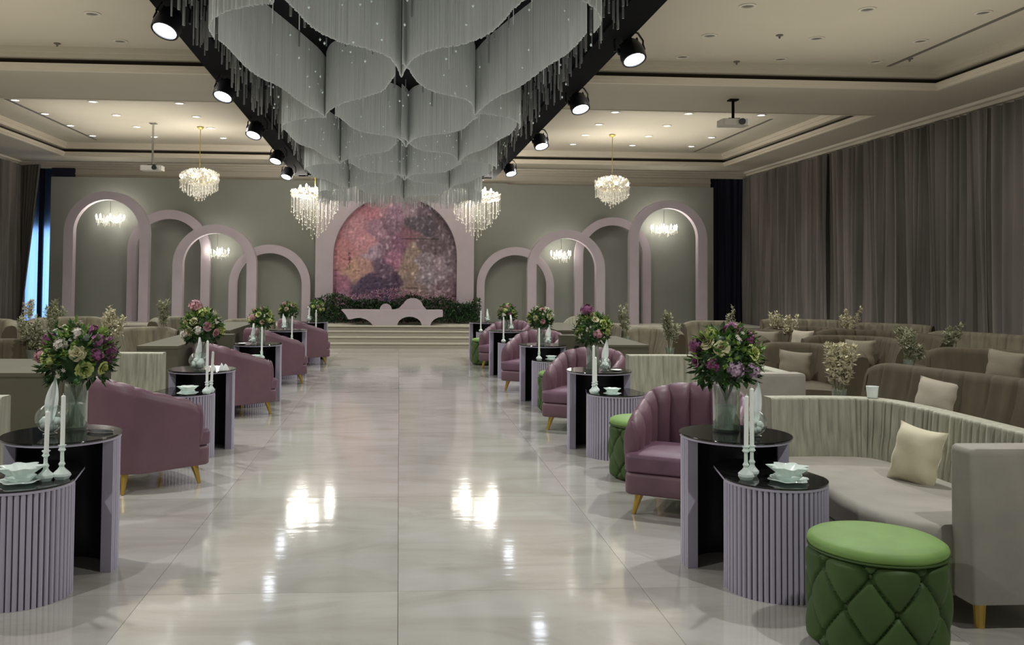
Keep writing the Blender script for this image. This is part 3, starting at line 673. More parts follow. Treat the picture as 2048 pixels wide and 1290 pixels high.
def projector(x, y, z, zc, label, pole):
    t = thing('projector', label, 'projector', (x, y, z))
    m = MB(); m.tube([(0, 0, .06), (0, 0, zc - z)], .022, 10); m.box(-.07, .07, -.07, .07, zc - z - .02, zc - z); obj('pole', m, pole, t)
    m = MB(); b = .21
    m.prism([(-b, -.12), (-b + .03, -.15), (b - .03, -.15), (b, -.12), (b, .13), (-b, .13)], -.05, .05); obj('body', m, M_proj, t)
    m = MB(); m.lathe([(0, 0), (.045, 0), (.05, .05), (0, .05)], 14); obj('lens', m, M_black_gloss, t, loc=(.08, -.14, 0), rot=(PI / 2, 0, 0))
    m = MB(); m.box(-.09, .09, -.06, .06, .05, .075); obj('bracket', m, M_black, t)
projector(-5.03, 18.6, 3.77, ZT, 'white ceiling projector on long pole, left of the canopy', M_chrome)
projector(5.15, 13.6, 4.03, ZS, 'white projector on short black pole under the beam, right', M_black)

# ------------------------------------------------------------------ two-tier tables
def arc(cx, cy, r, a0, a1, n, ry=None):
    return [(cx + r * math.cos(math.radians(a0 + (a1 - a0) * k / n)), cy + (ry or r) * math.sin(math.radians(a0 + (a1 - a0) * k / n))) for k in range(n + 1)]
def shell(r, t, a0, a1, h, n=32):
    m = MB(); I = arc(0, 0, r - t, a0, a1, n); O = arc(0, 0, r, a0, a1, n)
    m.prism_ = None
    rows = [[(i[0], i[1], 0), (o[0], o[1], 0), (o[0], o[1], h), (i[0], i[1], h)] for i, o in zip(I, O)]
    m.grid(rows, closev=True); e = n * 4; m.f += [(0, 1, 2, 3), (e + 3, e + 2, e + 1, e)]; m.m += [0, 0]
    return m
def reed_mesh(w, h):
    m = MB(); prof = [(-w / 2, 0), (-w / 2, .004), (-w * .36, .010), (0, .0135), (w * .36, .010), (w / 2, .004), (w / 2, 0)]
    rows = [[(a, -b, z) for a, b in prof] for z in (0, h)]
    m.grid(rows); m.add([(a, -b, h) for a, b in prof], [tuple(range(len(prof)))])
    return m.mesh('reed', M_lilac)
UH, LH, UR, LR = .712, .548, .285, .250
me_reed_u, me_reed_l = reed_mesh(.0255, UH), reed_mesh(.0235, LH)
def table(sx, label, loc):
    t = thing('side_table', label, 'table', loc, 0, 'two-tier reeded side tables')
    lx, ly = .07 * sx, -.37
    # upper tier: C-shaped shell open to the front, dark inside
    obj('upper_shell', shell(UR, .05, -8, 188, UH), M_dark, t)
    for a in (-8, 188):
        m = MB(); q = math.radians(a)
        m.box(UR - .052, UR + .008, -.012, .012, 0, UH, 0)
        for i in range(len(m.v) - 8, len(m.v)):
            x, y, z = m.v[i]; m.v[i] = (x * math.cos(q) - y * math.sin(q), x * math.sin(q) + y * math.cos(q), z)
        obj('shell_edge', m, M_lilac, t, smooth=False)
    for k in range(33):
        a = math.radians(-6 + 192 * k / 32); obj('reed', me_reed_u, None, t, loc=(UR * math.cos(a), UR * math.sin(a), 0), rot=(0, 0, a + PI / 2))
    m = MB(); m.lathe([(0, UH), (UR + .018, UH), (UR + .018, UH + .014), (0, UH + .014)], 48); obj('upper_top_rim', m, M_lilac, t)
    m = MB(); m.lathe([(0, UH + .012), (UR + .022, UH + .012), (UR + .024, UH + .018), (UR + .022, UH + .023), (0, UH + .023)], 48); obj('upper_glass_top', m, M_tabletop, t)
    # lower tier: reeded shell to the front, board sliding under the upper tier
    obj('lower_shell', shell(LR, .04, 172, 368, LH), M_dark, t, loc=(lx, ly, 0))
    for k in range(31):
        a = math.radians(174 + 192 * k / 30); obj('reed', me_reed_l, None, t, loc=(lx + LR * math.cos(a), ly + LR * math.sin(a), 0), rot=(0, 0, a + PI / 2))
    r = LR + .014; w2 = .232
    P = [(lx + w2, .10), (lx + r, ly + .0)] ; P = arc(lx, ly, r, 180, 360, 30)
    out = [(lx - r, ly)] + P[1:-1] + [(lx + r, ly), (lx + min(w2, .2), -.02), (lx + .1, .12), (lx - .1, .12), (lx - min(w2, .2), -.02)]
    m = MB(); m.prism(out, LH, LH + .012); obj('lower_top_rim', m, M_lilac, t, smooth=False)
    m = MB(); m.prism([(lx + (x - lx) * 1.0, y) for x, y in out], LH + .0125, LH + .021); obj('lower_glass_top', m, M_tabletop, t, smooth=False)
    return t
TR = [(1.90, 5.0), (1.90, 8.47), (1.88, 11.72), (1.79, 14.83), (1.68, 17.65)]
TL = [(-1.82, 5.06), (-1.82, 8.54), (-1.80, 11.74), (-1.79, 14.8), (-1.67, 17.6)]
rowt = ['nearest the camera', 'second from the camera', 'third from the camera', 'fourth from the camera', 'farthest, by the stage steps']
TZ = .735; LZ = .569
tr = table(1, 'lilac reeded two-tier table on right of aisle, ' + rowt[0], (*TR[0], 0))
for k in range(1, 5): dup(tr, (*TR[k], 0), 0, 'lilac reeded two-tier table on right of aisle, ' + rowt[k])
tlb = table(-1, 'lilac reeded two-tier table on left of aisle, ' + rowt[0], (*TL[0], 0))
for k in range(1, 5): dup(tlb, (*TL[k], 0), 0, 'lilac reeded two-tier table on left of aisle, ' + rowt[k])

# ------------------------------------------------------------------ armchairs
def armchair(label, loc, rz):
    t = thing('armchair', label, 'armchair', loc, rz, 'mauve barrel armchairs')
    W, D = .37, .36   # half sizes
    def P(s, off):    # s 0..1 round the back: left front -> back -> right front
        yf = -.29
        L1 = .42; Lc = PI * .37; tot = 2 * L1 + Lc; d = s * tot
        if d < L1: x, y, nx, ny = -W, yf + d, -1, 0
        elif d < L1 + Lc:
            a = PI - (d - L1) / .37; x, y = W * math.cos(a), yf + L1 + (D + .0) * .62 * math.sin(a) ; nx, ny = math.cos(a), math.sin(a)
            y = yf + L1 + .26 * math.sin(a)
        else: x, y, nx, ny = W, yf + L1 - (d - L1 - Lc), 1, 0
        return x + nx * off, y + ny * off
    def hgt(s): q = math.sin(PI * min(1, max(0, s))); return .615 + .205 * (q ** 1.15) - .04 * max(0, 1 - min(s, 1 - s) / .05) ** 2
    N = 60; m = MB(); rows = []
    for i in range(N + 1):
        s = i / N; h = hgt(s); row = []
        for (off, z) in ((.0, .15), (.012, .2), (.018, .4), (.02, h - .06), (.015, h - .02), (-.005, h), (-.03, h + .005), (-.03, .15)):
            x, y = P(s, off); row.append((x, y, z))
        rows.append(row)
    m.grid(rows, closev=True); e = N * 8; m.f += [tuple(range(8)), tuple(range(e + 7, e - 1, -1))]; m.m += [0, 0]
    obj('back_shell', m, M_mauve, t, ang=50)
    NC = 11
    for c in range(NC):
        s0, s1 = c / NC, (c + 1) / NC; m = MB(); rows = []
        for i in range(7):
            u = i / 6; s = s0 + (s1 - s0) * u; h = hgt(s) + .004; b = math.sin(PI * u) ** .6; row = []
            for (off, z) in ((-.02, .36), (-.055 - .022 * b, .37), (-.065 - .026 * b, .46), (-.07 - .026 * b, h - .10), (-.06 - .022 * b, h - .035), (-.035, h + .010 + .010 * b), (-.008, h + .006 + .010 * b), (.012, h - .012), (.016, h - .03), (-.01, h - .05)):
                x, y = P(s, off); row.append((x, y, z))
            rows.append(row)
        m.grid(rows, closev=True); e = 60; m.f += [tuple(range(10)), tuple(range(e + 9, e - 1, -1))]; m.m += [0, 0]
        obj('channel_pad', m, M_mauve, t, ang=60)
    for s9 in (0, 1):
        x9, y9 = P(s9, -.028); m = MB(); m.blob((x9, y9 - .012, .46), (.052, .034, .165), 14, 12, mod=lambda a, t9: 1.0); obj('arm_front', m, M_mauve, t, ang=80)
    def slab(x, y0, y1, z0, z1, r=.045, puff=0):
        mb = MB(); pl = []
        for (cx, cy, a0) in ((x - r, y0 + r, -90), (x - r, y1 - r * 3, 0), (-x + r, y1 - r * 3, 90), (-x + r, y0 + r, 180)):
            for k in range(5): a = math.radians(a0 + k * 22.5); pl.append((cx + r * math.cos(a), cy + r * math.sin(a)))
        rows = []; cxx, cyy = 0, (y0 + y1) / 2
        for (s, z) in ((.0, z0), (.97, z0), (1, z0 + .012), (1.0, z1 - .03), (.985, z1 - .01), (.95, z1), (.6, z1 + puff * .8), (0, z1 + puff)):
            rows.append([(cxx + (a - cxx) * s, cyy + (b - cyy) * s, z) for a, b in pl])
        mb.grid(rows, closev=True); return mb
    obj('seat_base', slab(.365, -.40, .30, .145, .292), M_mauve, t, ang=50)
    obj('seat_cushion', slab(.368, -.405, .28, .296, .415, puff=.022), M_mauve_seat, t, ang=50)
    for (x, y) in ((-.28, -.30), (.28, -.30), (-.26, .24), (.26, .24)):
        m = MB(); sxx = .035 * (1 if x > 0 else -1); syy = .03 * (1 if y > 0 else -1)
        m.tube([(x, y, .15), (x + sxx * .5, y + syy * .5, .08), (x + sxx, y + syy, 0)], [.030, .022, .013], 10); obj('leg', m, M_gold, t)
    return t
CR = [(2.05, 6.23), (2.02, 9.62), (1.96, 12.92), (1.91, 15.96)]
CL = [(-1.98, 7.14), (-1.93, 10.64), (-1.88, 13.62), (-1.77, 16.58)]
rowc = ['nearest the camera', 'second from the camera', 'third from the camera', 'farthest from the camera']
ar = armchair('mauve velvet barrel armchair with brass legs, right of aisle, ' + rowc[0], (*CR[0], 0), math.radians(-30))
for k in range(1, 4): dup(ar, (*CR[k], 0), math.radians(-30), 'mauve velvet barrel armchair with brass legs, right of aisle, ' + rowc[k])
for k in range(4): dup(ar, (*CL[k], 0), math.radians(131), 'mauve velvet barrel armchair seen from behind, left of aisle, ' + rowc[k])

# ------------------------------------------------------------------ tufted poufs
def pouf(label, loc, rz=0):
    t = thing('pouf', label, 'pouf', loc, rz, 'green tufted poufs')
    Rb = .285; n = 8; p = .29; m = MB(); rows = []; SEG = 216; ZN = 60; zb0, zb1 = .01, .425
    for k in range(SEG):
        th = 2 * PI * k / SEG; row = []
        for i in range(ZN + 1):
            z = zb0 + (zb1 - zb0) * i / ZN
            a = th * n / (2 * PI) + (z - .08) / p; b = th * n / (2 * PI) - (z - .08) / p
            fa, fb = abs(math.sin(PI * a)), abs(math.sin(PI * b)); mn = min(fa, fb)
            pil = math.sqrt(max(0, fa * fb)); crease = math.exp(-(mn / .075) ** 2)
            btn = math.exp(-((fa * fa + fb * fb) / .06))
            end = min(1, (z - zb0) / .03, (zb1 - z) / .025); end = math.sqrt(max(0, end))
            row.append([th, Rb - .014 + .026 * pil - .014 * crease - .026 * btn - .035 * (1 - end), z])
        rows.append([(r * math.cos(th), r * math.sin(th), z) for th, r, z in row])
    m.grid(rows, closeu=True); m.lathe([(0, .012), (.25, .012)], 24); m.lathe([(.25, .423), (0, .424)], 24)
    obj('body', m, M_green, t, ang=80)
    bt = MB(); bt.blob((0, 0, 0), (.011, .006, .011), 8, 5); bme = bt.mesh('button', M_green)
    for q in range(-1, 4):
        for k in range(n):
            # creases cross where a and b are both integers
            z = .08 + p * q / 2; th = 2 * PI * (k + (.5 if q % 2 else 0)) / n
            if .03 < z < .41: obj('button', bme, None, t, loc=((Rb - .033) * math.cos(th), (Rb - .033) * math.sin(th), z), rot=(0, 0, th + PI / 2))
    m = MB(); m.lathe([(0, .424), (.262, .424), (.281, .432), (.287, .446), (.282, .462), (.262, .474), (.20, .484), (.1, .489), (0, .491)], 64, mod=lambda a, z: 1 + .004 * math.sin(7 * a))
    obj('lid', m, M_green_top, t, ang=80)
    m = MB(); rr = [(.284 * math.cos(2 * PI * k / 48), .284 * math.sin(2 * PI * k / 48), .427) for k in range(49)]; m.tube(rr, .005, 6, cap=False); obj('piping', m, M_green, t)
    return t
pf = pouf('large green velvet tufted pouf in the right foreground', (2.11, 3.88, 0), .2)
dup(pf, (2.0, 7.22, 0), .5, 'green tufted pouf beside the nearest right mauve armchair')
dup(pf, (1.98, 10.82, 0), .9, 'green tufted pouf beside the second right mauve armchair')
dup(pf, (1.64, 16.68, 0), .1, 'small far green pouf near the last right-hand table')

# ------------------------------------------------------------------ sofas
def resample(P, st):
    out = [P[0]]; acc = 0
    for i in range(len(P) - 1):
        a, b = P[i], P[i + 1]; L = math.dist(a, b); n = max(1, int(round(L / st)))
        for k in range(1, n + 1): out.append((a[0] + (b[0] - a[0]) * k / n, a[1] + (b[1] - a[1]) * k / n))
    return out
def chaikin(P, it=3):
    for _ in range(it):
        Q = [P[0]]
        for a, b in zip(P[:-1], P[1:]):
            Q += [(a[0] * .75 + b[0] * .25, a[1] * .75 + b[1] * .25), (a[0] * .25 + b[0] * .75, a[1] * .25 + b[1] * .75)]
        Q.append(P[-1]); P = Q
    return P
SST = .014
def sofa(label, path, side, mb_, ms_, h=.83, depth=.72, tb=.26, tt=.13, lean=.0, pleat=.0, plam=.16, zseat=.45, zb=.12, group=None, seed=1, seatcut=(0, 0), legs=True, flat=False, front=None, endp=None, smooth_path=3, round_end=.0, name='sofa'):
    R = random.Random(seed); P = resample(chaikin(path, smooth_path), SST); O = P[0]
    t = thing(name, label, 'sofa', (O[0], O[1], 0), 0, group); P = [(x - O[0], y - O[1]) for x, y in P]
    cuts = []; d = 0
    while d < 12: d += plam * R.uniform(.6, 1.5); cuts.append(d)
    def pl(d):
        if not pleat: return 0
        q = min(abs(d - c) for c in cuts); return -pleat * math.exp(-(q / (.009 if plam < .1 else .014)) ** 2) + pleat * .25 * math.sin(d * 40)
    def bprof(d, L):
        q = min(d, L - d); hh = h - (round_end * max(0, 1 - q / .22) ** 2 if round_end else 0); o = pl(d); rr = .05 if not flat else .012
        return [(0, zb), (-.004, .5), (0, hh - rr), (rr * .3, hh - rr * .3), (rr, hh), (tt - rr + o * .4, hh + o * .2), (tt - rr * .25 + o, hh - rr * .4), (tt + o, hh - rr * 1.3), (tt + (tb - tt) * .35 + o, hh * .75), (tt + (tb - tt) * .8 + o, .52), (tb, .42), (tb, zb)]
    m = MB(); m.sweep(P, side, bprof); obj('backrest', m, mb_, t, ang=50)
    if endp:
        for (p, q) in ((P[0], P[3]), (P[-1], P[-4])):
            l = math.dist(p, q); ux, uy = (p[0] - q[0]) / l, (p[1] - q[1]) / l; sd = side if p is P[-1] else -side
            e1, e2 = (p[0] - ux * .01, p[1] - uy * .01), (p[0] + ux * .02, p[1] + uy * .02); hh = h - round_end
            m = MB(); m.sweep([e1, e2], sd, lambda d, L: [(.0, zb), (0, .5), (.004, hh - .05), (.03, hh - .008), (.07, hh + .004), (tt - .02, hh - .02), (tt + .02, hh - .09), (tt + .05, hh * .72), (tb, .45), (tb + .02, zb)]); obj('end_panel', m, endp, t, ang=50)
    # seat: inner offset of the same path
    n = len(P); i0, i1 = int(seatcut[0] / SST), n - int(seatcut[1] / SST); Q = P[i0:i1]
    # limit collapse on tight inner bends by smoothing offset normals
    def offs(Q, w, win):
        res = []
        for i in range(len(Q)):
            kk = int(win / SST); a, b = Q[max(i - kk, 0)], Q[min(i + kk, len(Q) - 1)]; tx, ty = b[0] - a[0], b[1] - a[1]; l = math.hypot(tx, ty) or 1
            res.append((Q[i][0] - ty / l * side * w, Q[i][1] + tx / l * side * w))
        return res
    inn = offs(Q, tb - .01, .28)
    fro = offs(Q, depth, .75)
    if front:
        FP = resample(chaikin([(x - O[0], y - O[1]) for x, y in front], 3), .01)
        fro = []
        for i in range(len(Q)):
            u = i / (len(Q) - 1) * (len(FP) - 1); j = min(int(u), len(FP) - 2); u -= j
            fro.append((FP[j][0] * (1 - u) + FP[j + 1][0] * u, FP[j][1] * (1 - u) + FP[j + 1][1] * u))
    def strip(z0, z1, f0, r, w):
        mb = MB(); rows = []
        for i in range(len(Q)):
            (ax, ay), (bx, by) = inn[i], fro[i]; dx, dy = bx - ax, by - ay
            rows.append([(ax + dx * q, ay + dy * q, z) for q, z in ((0, z0), (0, z1 - .01), (.15, z1), (.6, z1 + .008), (f0 - .06 + w, z1), (f0 - .015 + w, z1 - r * .4), (f0 + w, z1 - r), (f0 + w, z0 + .01), (f0 - .02 + w, z0))])
        b0 = 0; mb.grid(rows, closev=True); k = len(rows[0]); e = (len(rows) - 1) * k
        mb.f += [tuple(range(k)), tuple(range(e + k - 1, e - 1, -1))]; mb.m += [0, 0]; return mb
    obj('seat_cushion', strip(.30, zseat, 1.0, .05, .02), ms_, t, ang=50)
    obj('seat_base', strip(zb, .297, 1.0, .01, 0), mb_, t, ang=50)
    if legs:
        for i in (4, n // 2, n - 5):
            a, b = P[max(i - 1, 0)], P[min(i + 1, n - 1)]; tx, ty = b[0] - a[0], b[1] - a[1]; l = math.hypot(tx, ty)
            for wv in (.06, depth - .10):
                x, y = P[i][0] - ty / l * side * wv, P[i][1] + tx / l * side * wv
                m = MB(); m.tube([(x, y, zb + .005), (x, y, 0)], [.026, .016], 8); obj('leg', m, M_gold, t)
    return t, P, O
def end_block(t, x0, x1, y0, y1, z0, z1, mat_, leg=None):
    m = MB(); r = .02; pl = []
    for (cx, cy, a0) in ((x1 - r, y0 + r, -90), (x1 - r, y1 - r, 0), (x0 + r, y1 - r, 90), (x0 + r, y0 + r, 180)):
        for k in range(4): a = math.radians(a0 + k * 30); pl.append((cx + r * math.cos(a), cy + r * math.sin(a)))
    cx, cy = (x0 + x1) / 2, (y0 + y1) / 2; rows = []
    for (s, z) in ((0, z0), (.98, z0), (1, z0 + .015), (1.0, z1 - .03), (.985, z1 - .008), (.95, z1), (0, z1 + .004)): rows.append([(cx + (a - cx) * s, cy + (b - cy) * s, z) for a, b in pl])
    m.grid(rows, closev=True); obj('arm_block', m, mat_, t, ang=50)
    if leg:
        for (lx, ly) in leg:
            m = MB(); m.tube([(lx, ly, z0 + .01), (lx, ly, 0)], [.030, .022], 10); obj('leg', m, M_gold, t)
# pale curved booths next to the aisle
def booth(x_s, y0, label, seed, mats=(M_greige, M_greige_seat), mirror=1, near=4.0, block=True, h=.82, wing_x=3.34):
    X = lambda x: x * mirror
    dy = y0 - 5.95
    path = [(X(x_s), y0), (X(2.9), y0 + .02), (X(3.22), y0 - .06), (X(wing_x), y0 - .40), (X(wing_x + .01), y0 - 1.2), (X(wing_x), near + .12 + dy)]
    t, P, O = sofa(label, path, -1 if mirror > 0 else 1, mats[0], mats[1], h=h, depth=.80, tb=.17, tt=.13, pleat=.014, plam=.065, seed=seed, group='curved greige booth sofas', flat=True, legs=False, front=[(X(x_s - .03), y0 - .72), (X(2.40), y0 - 1.0), (X(2.35), y0 - 1.4), (X(2.44), y0 - 1.75), (X(2.56), near + .12 + dy)])
    if block:
        a, b = sorted((X(2.62), X(wing_x + .01)))
        end_block(t, a - O[0], b - O[0], near - .03 + dy - O[1], near + .13 + dy - O[1], .125, h + .012, mats[1], leg=[(X(2.70) - O[0], near + .04 + dy - O[1]), (X(3.24) - O[0], near + .04 + dy - O[1])])
    return t
booth(2.46, 5.97, 'greige curved booth sofa with cream pillow in right foreground', 1)
booth(2.35, 9.24, 'second greige booth sofa right, behind the nearest right armchair', 2, near=3.97)
booth(2.50, 6.03, 'greige booth sofa at left edge, mostly outside the picture', 3, mirror=-1)
sofa('pale pleated booth sofa left, behind the nearest left armchair', [(-2.33, 9.25), (-2.9, 9.25), (-3.5, 9.25)], 1, M_greige, M_greige_seat, h=.83, depth=.72, tb=.17, tt=.13, pleat=.014, plam=.065, seed=4, group='curved greige booth sofas', flat=True, legs=False, zb=.02)
# olive cloth-covered banquette blocks
def block(label, poly, h, y2=None):
    cx, cy = poly[0]; t = thing('banquette_block', label, 'banquette', (cx, cy, 0), 0, 'olive banquette blocks')
    P = [(x - cx, y - cy) for x, y in poly]; m = MB(); m.prism(P, .02, h - .03); obj('base', m, M_olive, t, smooth=False)
    gx = sum(p[0] for p in P) / len(P); gy = sum(p[1] for p in P) / len(P)
    m = MB(); m.prism([(gx + (x - gx) * 1.012, gy + (y - gy) * 1.008) for x, y in P], h - .03, h); obj('top', m, M_olive, t, smooth=False)
block('olive boxy banquette block with flat top, left edge behind big bouquet', [(-3.75, 7.25), (-2.62, 7.25), (-2.62, 8.45), (-3.75, 8.45)], .83)
block('olive banquette block left, behind the pale pleated sofa', [(-2.84, 10.02), (-2.40, 10.02), (-2.40, 11.95), (-2.84, 11.95)], .83)
block('far olive banquette block left, near the stage', [(-2.95, 12.95), (-2.38, 12.95), (-2.38, 15.3), (-2.95, 15.3)], .83)
block('olive banquette block right, behind the second greige booth', [(2.42, 10.38), (2.92, 10.38), (2.92, 12.0), (2.42, 12.0)], .83)
block('far olive banquette block right, nearer the stage', [(2.35, 13.3), (2.85, 13.3), (2.85, 15.6), (2.35, 15.6)], .83)
block('narrow olive banquette back right, at the second right armchair', [(2.19, 12.1), (2.8, 12.1), (2.8, 12.28), (2.19, 12.28)], .83)
block('narrow olive banquette back left, at the second left armchair', [(-2.75, 11.98), (-2.17, 11.98), (-2.17, 12.16), (-2.75, 12.16)], .83)
G = 'brown velvet sofas in the outer seating'
def bs(label, path, side, seed, light=False, **k):
    a = dict(h=.86, depth=.78, tb=.26, tt=.16, pleat=.016, plam=.24, group=G, seed=seed, round_end=.05, zb=.0, legs=False, endp=M_brown); a.update(k)
    return sofa(label, path, side, M_tan if light else M_brown, M_brown_seat if not light else M_greige_seat, **a)
bs('large brown sofa with beige pillow right, behind the greige foreground booth', [(4.47, 8.1), (4.62, 7.5), (4.86, 6.74), (5.05, 5.6), (5.10, 4.6)], -1, 1)
bs('brown corner sofa with round taupe pillow, right, behind white dried bouquet', [(4.30, 10.62), (4.7, 10.6), (5.05, 10.35), (5.10, 9.8), (4.86, 9.05)], -1, 2, pleat=.006)
bs('brown curved sofa with square taupe pillow, right of the white dried bouquet', [(5.5, 12.0), (6.1, 11.95), (6.5, 11.7), (6.45, 11.0), (6.08, 10.3)], -1, 3)
bs('long brown sofa with taupe pillow at right edge, third row', [(6.05, 9.98), (6.5, 9.75), (6.9, 9.3), (7.2, 8.3)], -1, 4, pleat=.004)
bs('brown sofa with rounded arm near right curtain, below dried flowers', [(6.4, 13.5), (7.1, 13.4), (7.6, 12.9), (7.45, 11.7)], -1, 5)
bs('far brown sofa against right curtain at the picture edge', [(8.1, 13.3), (8.55, 12.8), (8.8, 11.9), (8.8, 10.4)], -1, 6, light=True, depth=.55, tb=.2, tt=.14)
bs('far long brown sofa with small pillow behind the right bouquet', [(4.75, 13.35), (5.4, 13.35), (5.85, 13.1), (5.9, 12.5)], -1, 7)
bs('far brown sofa with dark rounded arm by right curtain', [(5.95, 14.4), (6.6, 14.35), (6.95, 14.0), (6.95, 13.4)], -1, 8)
bs('small brown curved sofa with arched arm, right, behind second booth', [(3.45, 13.75), (3.8, 13.75), (4.13, 13.5), (4.12, 12.75)], -1, 9, light=True, depth=.62)
bs('far small brown sofa with arched arm, right, before the stage', [(3.0, 15.1), (3.4, 15.1), (3.72, 14.9), (3.72, 14.0)], -1, 10, light=True, depth=.6)
bs('far tan sofa back right, in front of the navy curtain', [(4.62, 14.5), (5.1, 14.55), (5.6, 14.6)], -1, 11, light=True, h=.93)
bs('low brown sofa right, between arched arm and large bouquet', [(4.42, 12.45), (4.7, 12.45), (4.85, 12.2), (4.9, 11.6)], -1, 12)
bs('row sofa at foot of right curtain, beige top showing', [(6.4, 15.6), (7.1, 15.5), (7.7, 15.2)], -1, 13, light=True, h=.92, round_end=.02)
bs('last row sofa by right curtain under dried flowers', [(7.8, 14.9), (8.2, 14.5), (8.6, 14.0)], -1, 14, light=True, h=.90, round_end=.02)
bs('brown corner sofa at left edge beside olive block', [(-4.1, 10.8), (-4.6, 10.75), (-4.95, 10.4), (-4.85, 9.3)], 1, 16)
bs('tan pleated sofa at far left, end towards camera', [(-6.9, 13.7), (-6.1, 13.65), (-5.45, 13.3), (-5.08, 12.4)], -1, 17, light=True, h=.96)
bs('long dark sofa back at far left under blue curtain', [(-5.55, 14.9), (-6.2, 14.9), (-6.9, 14.9)], 1, 18, light=True, h=.86)
bs('tan sofa left, directly behind the big left bouquet', [(-4.7, 14.9), (-5.2, 14.9), (-5.6, 14.6), (-5.6, 13.9)], 1, 19, light=True, h=.93)
bs('curved tan sofa left with arched arm, behind the pale pleated sofa', [(-3.2, 13.35), (-3.6, 13.35), (-3.98, 13.1), (-3.98, 12.35)], 1, 20, light=True, depth=.62)
bs('far curved tan sofa left with arched arm, second from aisle', [(-3.25, 15.5), (-3.6, 15.5), (-3.95, 15.2), (-3.95, 14.5)], 1, 21, light=True, depth=.62, h=.92)
bs('small far tan sofa left, just before the stage', [(-2.35, 17.3), (-2.9, 17.3), (-3.3, 17.1)], 1, 22, light=True, h=.80)
# white dome-backed chair by the stage
wc = thing('dome_chair', 'pale dome-backed chair at right front of the stage', 'chair', (4.0, 19.6, 0))
m = MB(); m.prism_y([(-.36, .12), (-.36, .55)] + arcp(0, .50, .36, .27, 170, 10) + [(.36, .55), (.36, .12)], .25, .36); obj('backrest', m, M_greige, wc, ang=30)
m = MB(); m.prism(arc(0, 0, .36, 0, 360, 24)[:-1], .0, .42); obj('seat', m, M_greige, wc, ang=30)

# pillows
def pillow(label, loc, w, h, mat_, rz=0, tilt=.3, rx=0, seed=1, grp='scatter pillows'):
    R = random.Random(seed); mb = MB(); n = 14; sidesv = []
    def pt(u, v, s):
        e = (1 - abs(u) ** 3) * (1 - abs(v) ** 3); pin = 1 - .10 * (1 - abs(u)) * abs(v) - .10 * (1 - abs(v)) * abs(u)
        th = .088 * max(0, e) ** .55 * s * (1 + .05 * math.sin(5 * u + 3 * v))
        x = u * w / 2 * (1 - .10 * (1 - v * v) * abs(u) ** 2 + .02); z = v * h / 2 * (1 - .10 * (1 - u * u) * abs(v) ** 2 + .02)
        return (x + .004 * math.sin(9 * v), th, z)
    for s in (1, -1):
        mb.grid([[pt(-1 + 2 * i / n, -1 + 2 * k / n, s) for k in range(n + 1)] for i in range(n + 1)])
    o = obj('pillow', mb, mat_, ang=80, loc=loc, rot=(-tilt, rx, rz)); tag(o, label, 'pillow', grp); return o
pillow('cream velvet square pillow on the right foreground booth sofa', (2.98, 5.03, .595), .27, .345, M_cream, rz=math.radians(-58), tilt=.22, rx=.14)
pillow('beige square pillow on the large brown sofa at right', (4.48, 7.25, .62), .38, .34, M_beigep, rz=math.radians(-62), tilt=.3, rx=.08, seed=2)
pillow('rounded taupe pillow on brown corner sofa, right', (4.55, 10.12, .62), .36, .34, M_brownp, rz=math.radians(-15), tilt=.25, rx=.1, seed=3)
pillow('taupe pillow on the third-row brown sofa at right edge', (6.55, 9.35, .68), .40, .36, M_brownp, rz=math.radians(-50), tilt=.25, rx=.1, seed=4)
pillow('square brown pillow on curved brown sofa beyond the white dried bouquet', (6.02, 11.45, .66), .38, .34, M_brownp, rz=math.radians(-40), tilt=.2, seed=5)
pillow('small beige pillow on far sofa right of the large bouquet', (5.35, 12.85, .70), .34, .32, M_brownp, rz=math.radians(-30), tilt=.2, seed=6)
pillow('pale pillow leaning behind the brown corner sofa, right', (5.75, 12.55, .72), .34, .34, M_beigep, rz=math.radians(-60), tilt=.2, seed=7)

# ------------------------------------------------------------------ flowers
def rose_mesh(col, seed):
    R = random.Random(seed); m = MB()
    for ring_, (n, r, h, op) in enumerate(((3, .010, .030, .2), (5, .018, .034, .5), (6, .027, .032, .9), (7, .036, .026, 1.25))):
        for k in range(n):
            a = 2 * PI * (k + .37 * ring_) / n + R.uniform(-.1, .1); wdt = 1.25 * 2 * PI * r / n + .006; rows = []
            for i in range(4):
                v = i / 3; rr = r * (.35 + .65 * v ** .7) + r * .25 * op * v ** 3; z = h * v - .012 * op * v ** 3 - .004 * ring_
                row = []
                for j in range(4):
                    u = (j / 3 - .5) * (.5 + .5 * math.sin(PI * min(1, .25 + v * .6))) * wdt / max(rr, .004)
                    row.append((rr * math.cos(a + u), rr * math.sin(a + u), z - .004 * (abs(j - 1.5) - .5)))
                rows.append(row)
            m.grid(rows)
    return m.mesh('rose', M_fl[col], True, 60, fix=False)
def floret_ball(col, seed, r=.04, n=26, fs=.014):
    R = random.Random(seed); m = MB()
    for k in range(n):
        d = rv(R, -.25); c = d * r; a = d.orthogonal().normalized(); b = d.cross(a)
        for q in range(4):
            t = q * PI / 2 + R.random() * .4; e = a * math.cos(t) + b * math.sin(t); f = a * math.cos(t + .8) + b * math.sin(t + .8); g = a * math.cos(t - .8) + b * math.sin(t - .8)
            m.add([c, c + f * fs * .7 + d * .003, c + e * fs * 1.15 + d * .005, c + g * fs * .7 + d * .003], [(0, 1, 2, 3)])
    m.blob((0, 0, 0), r * .86, 8, 6)
    return m.mesh('floret_cluster', M_fl[col], False, fix=False)
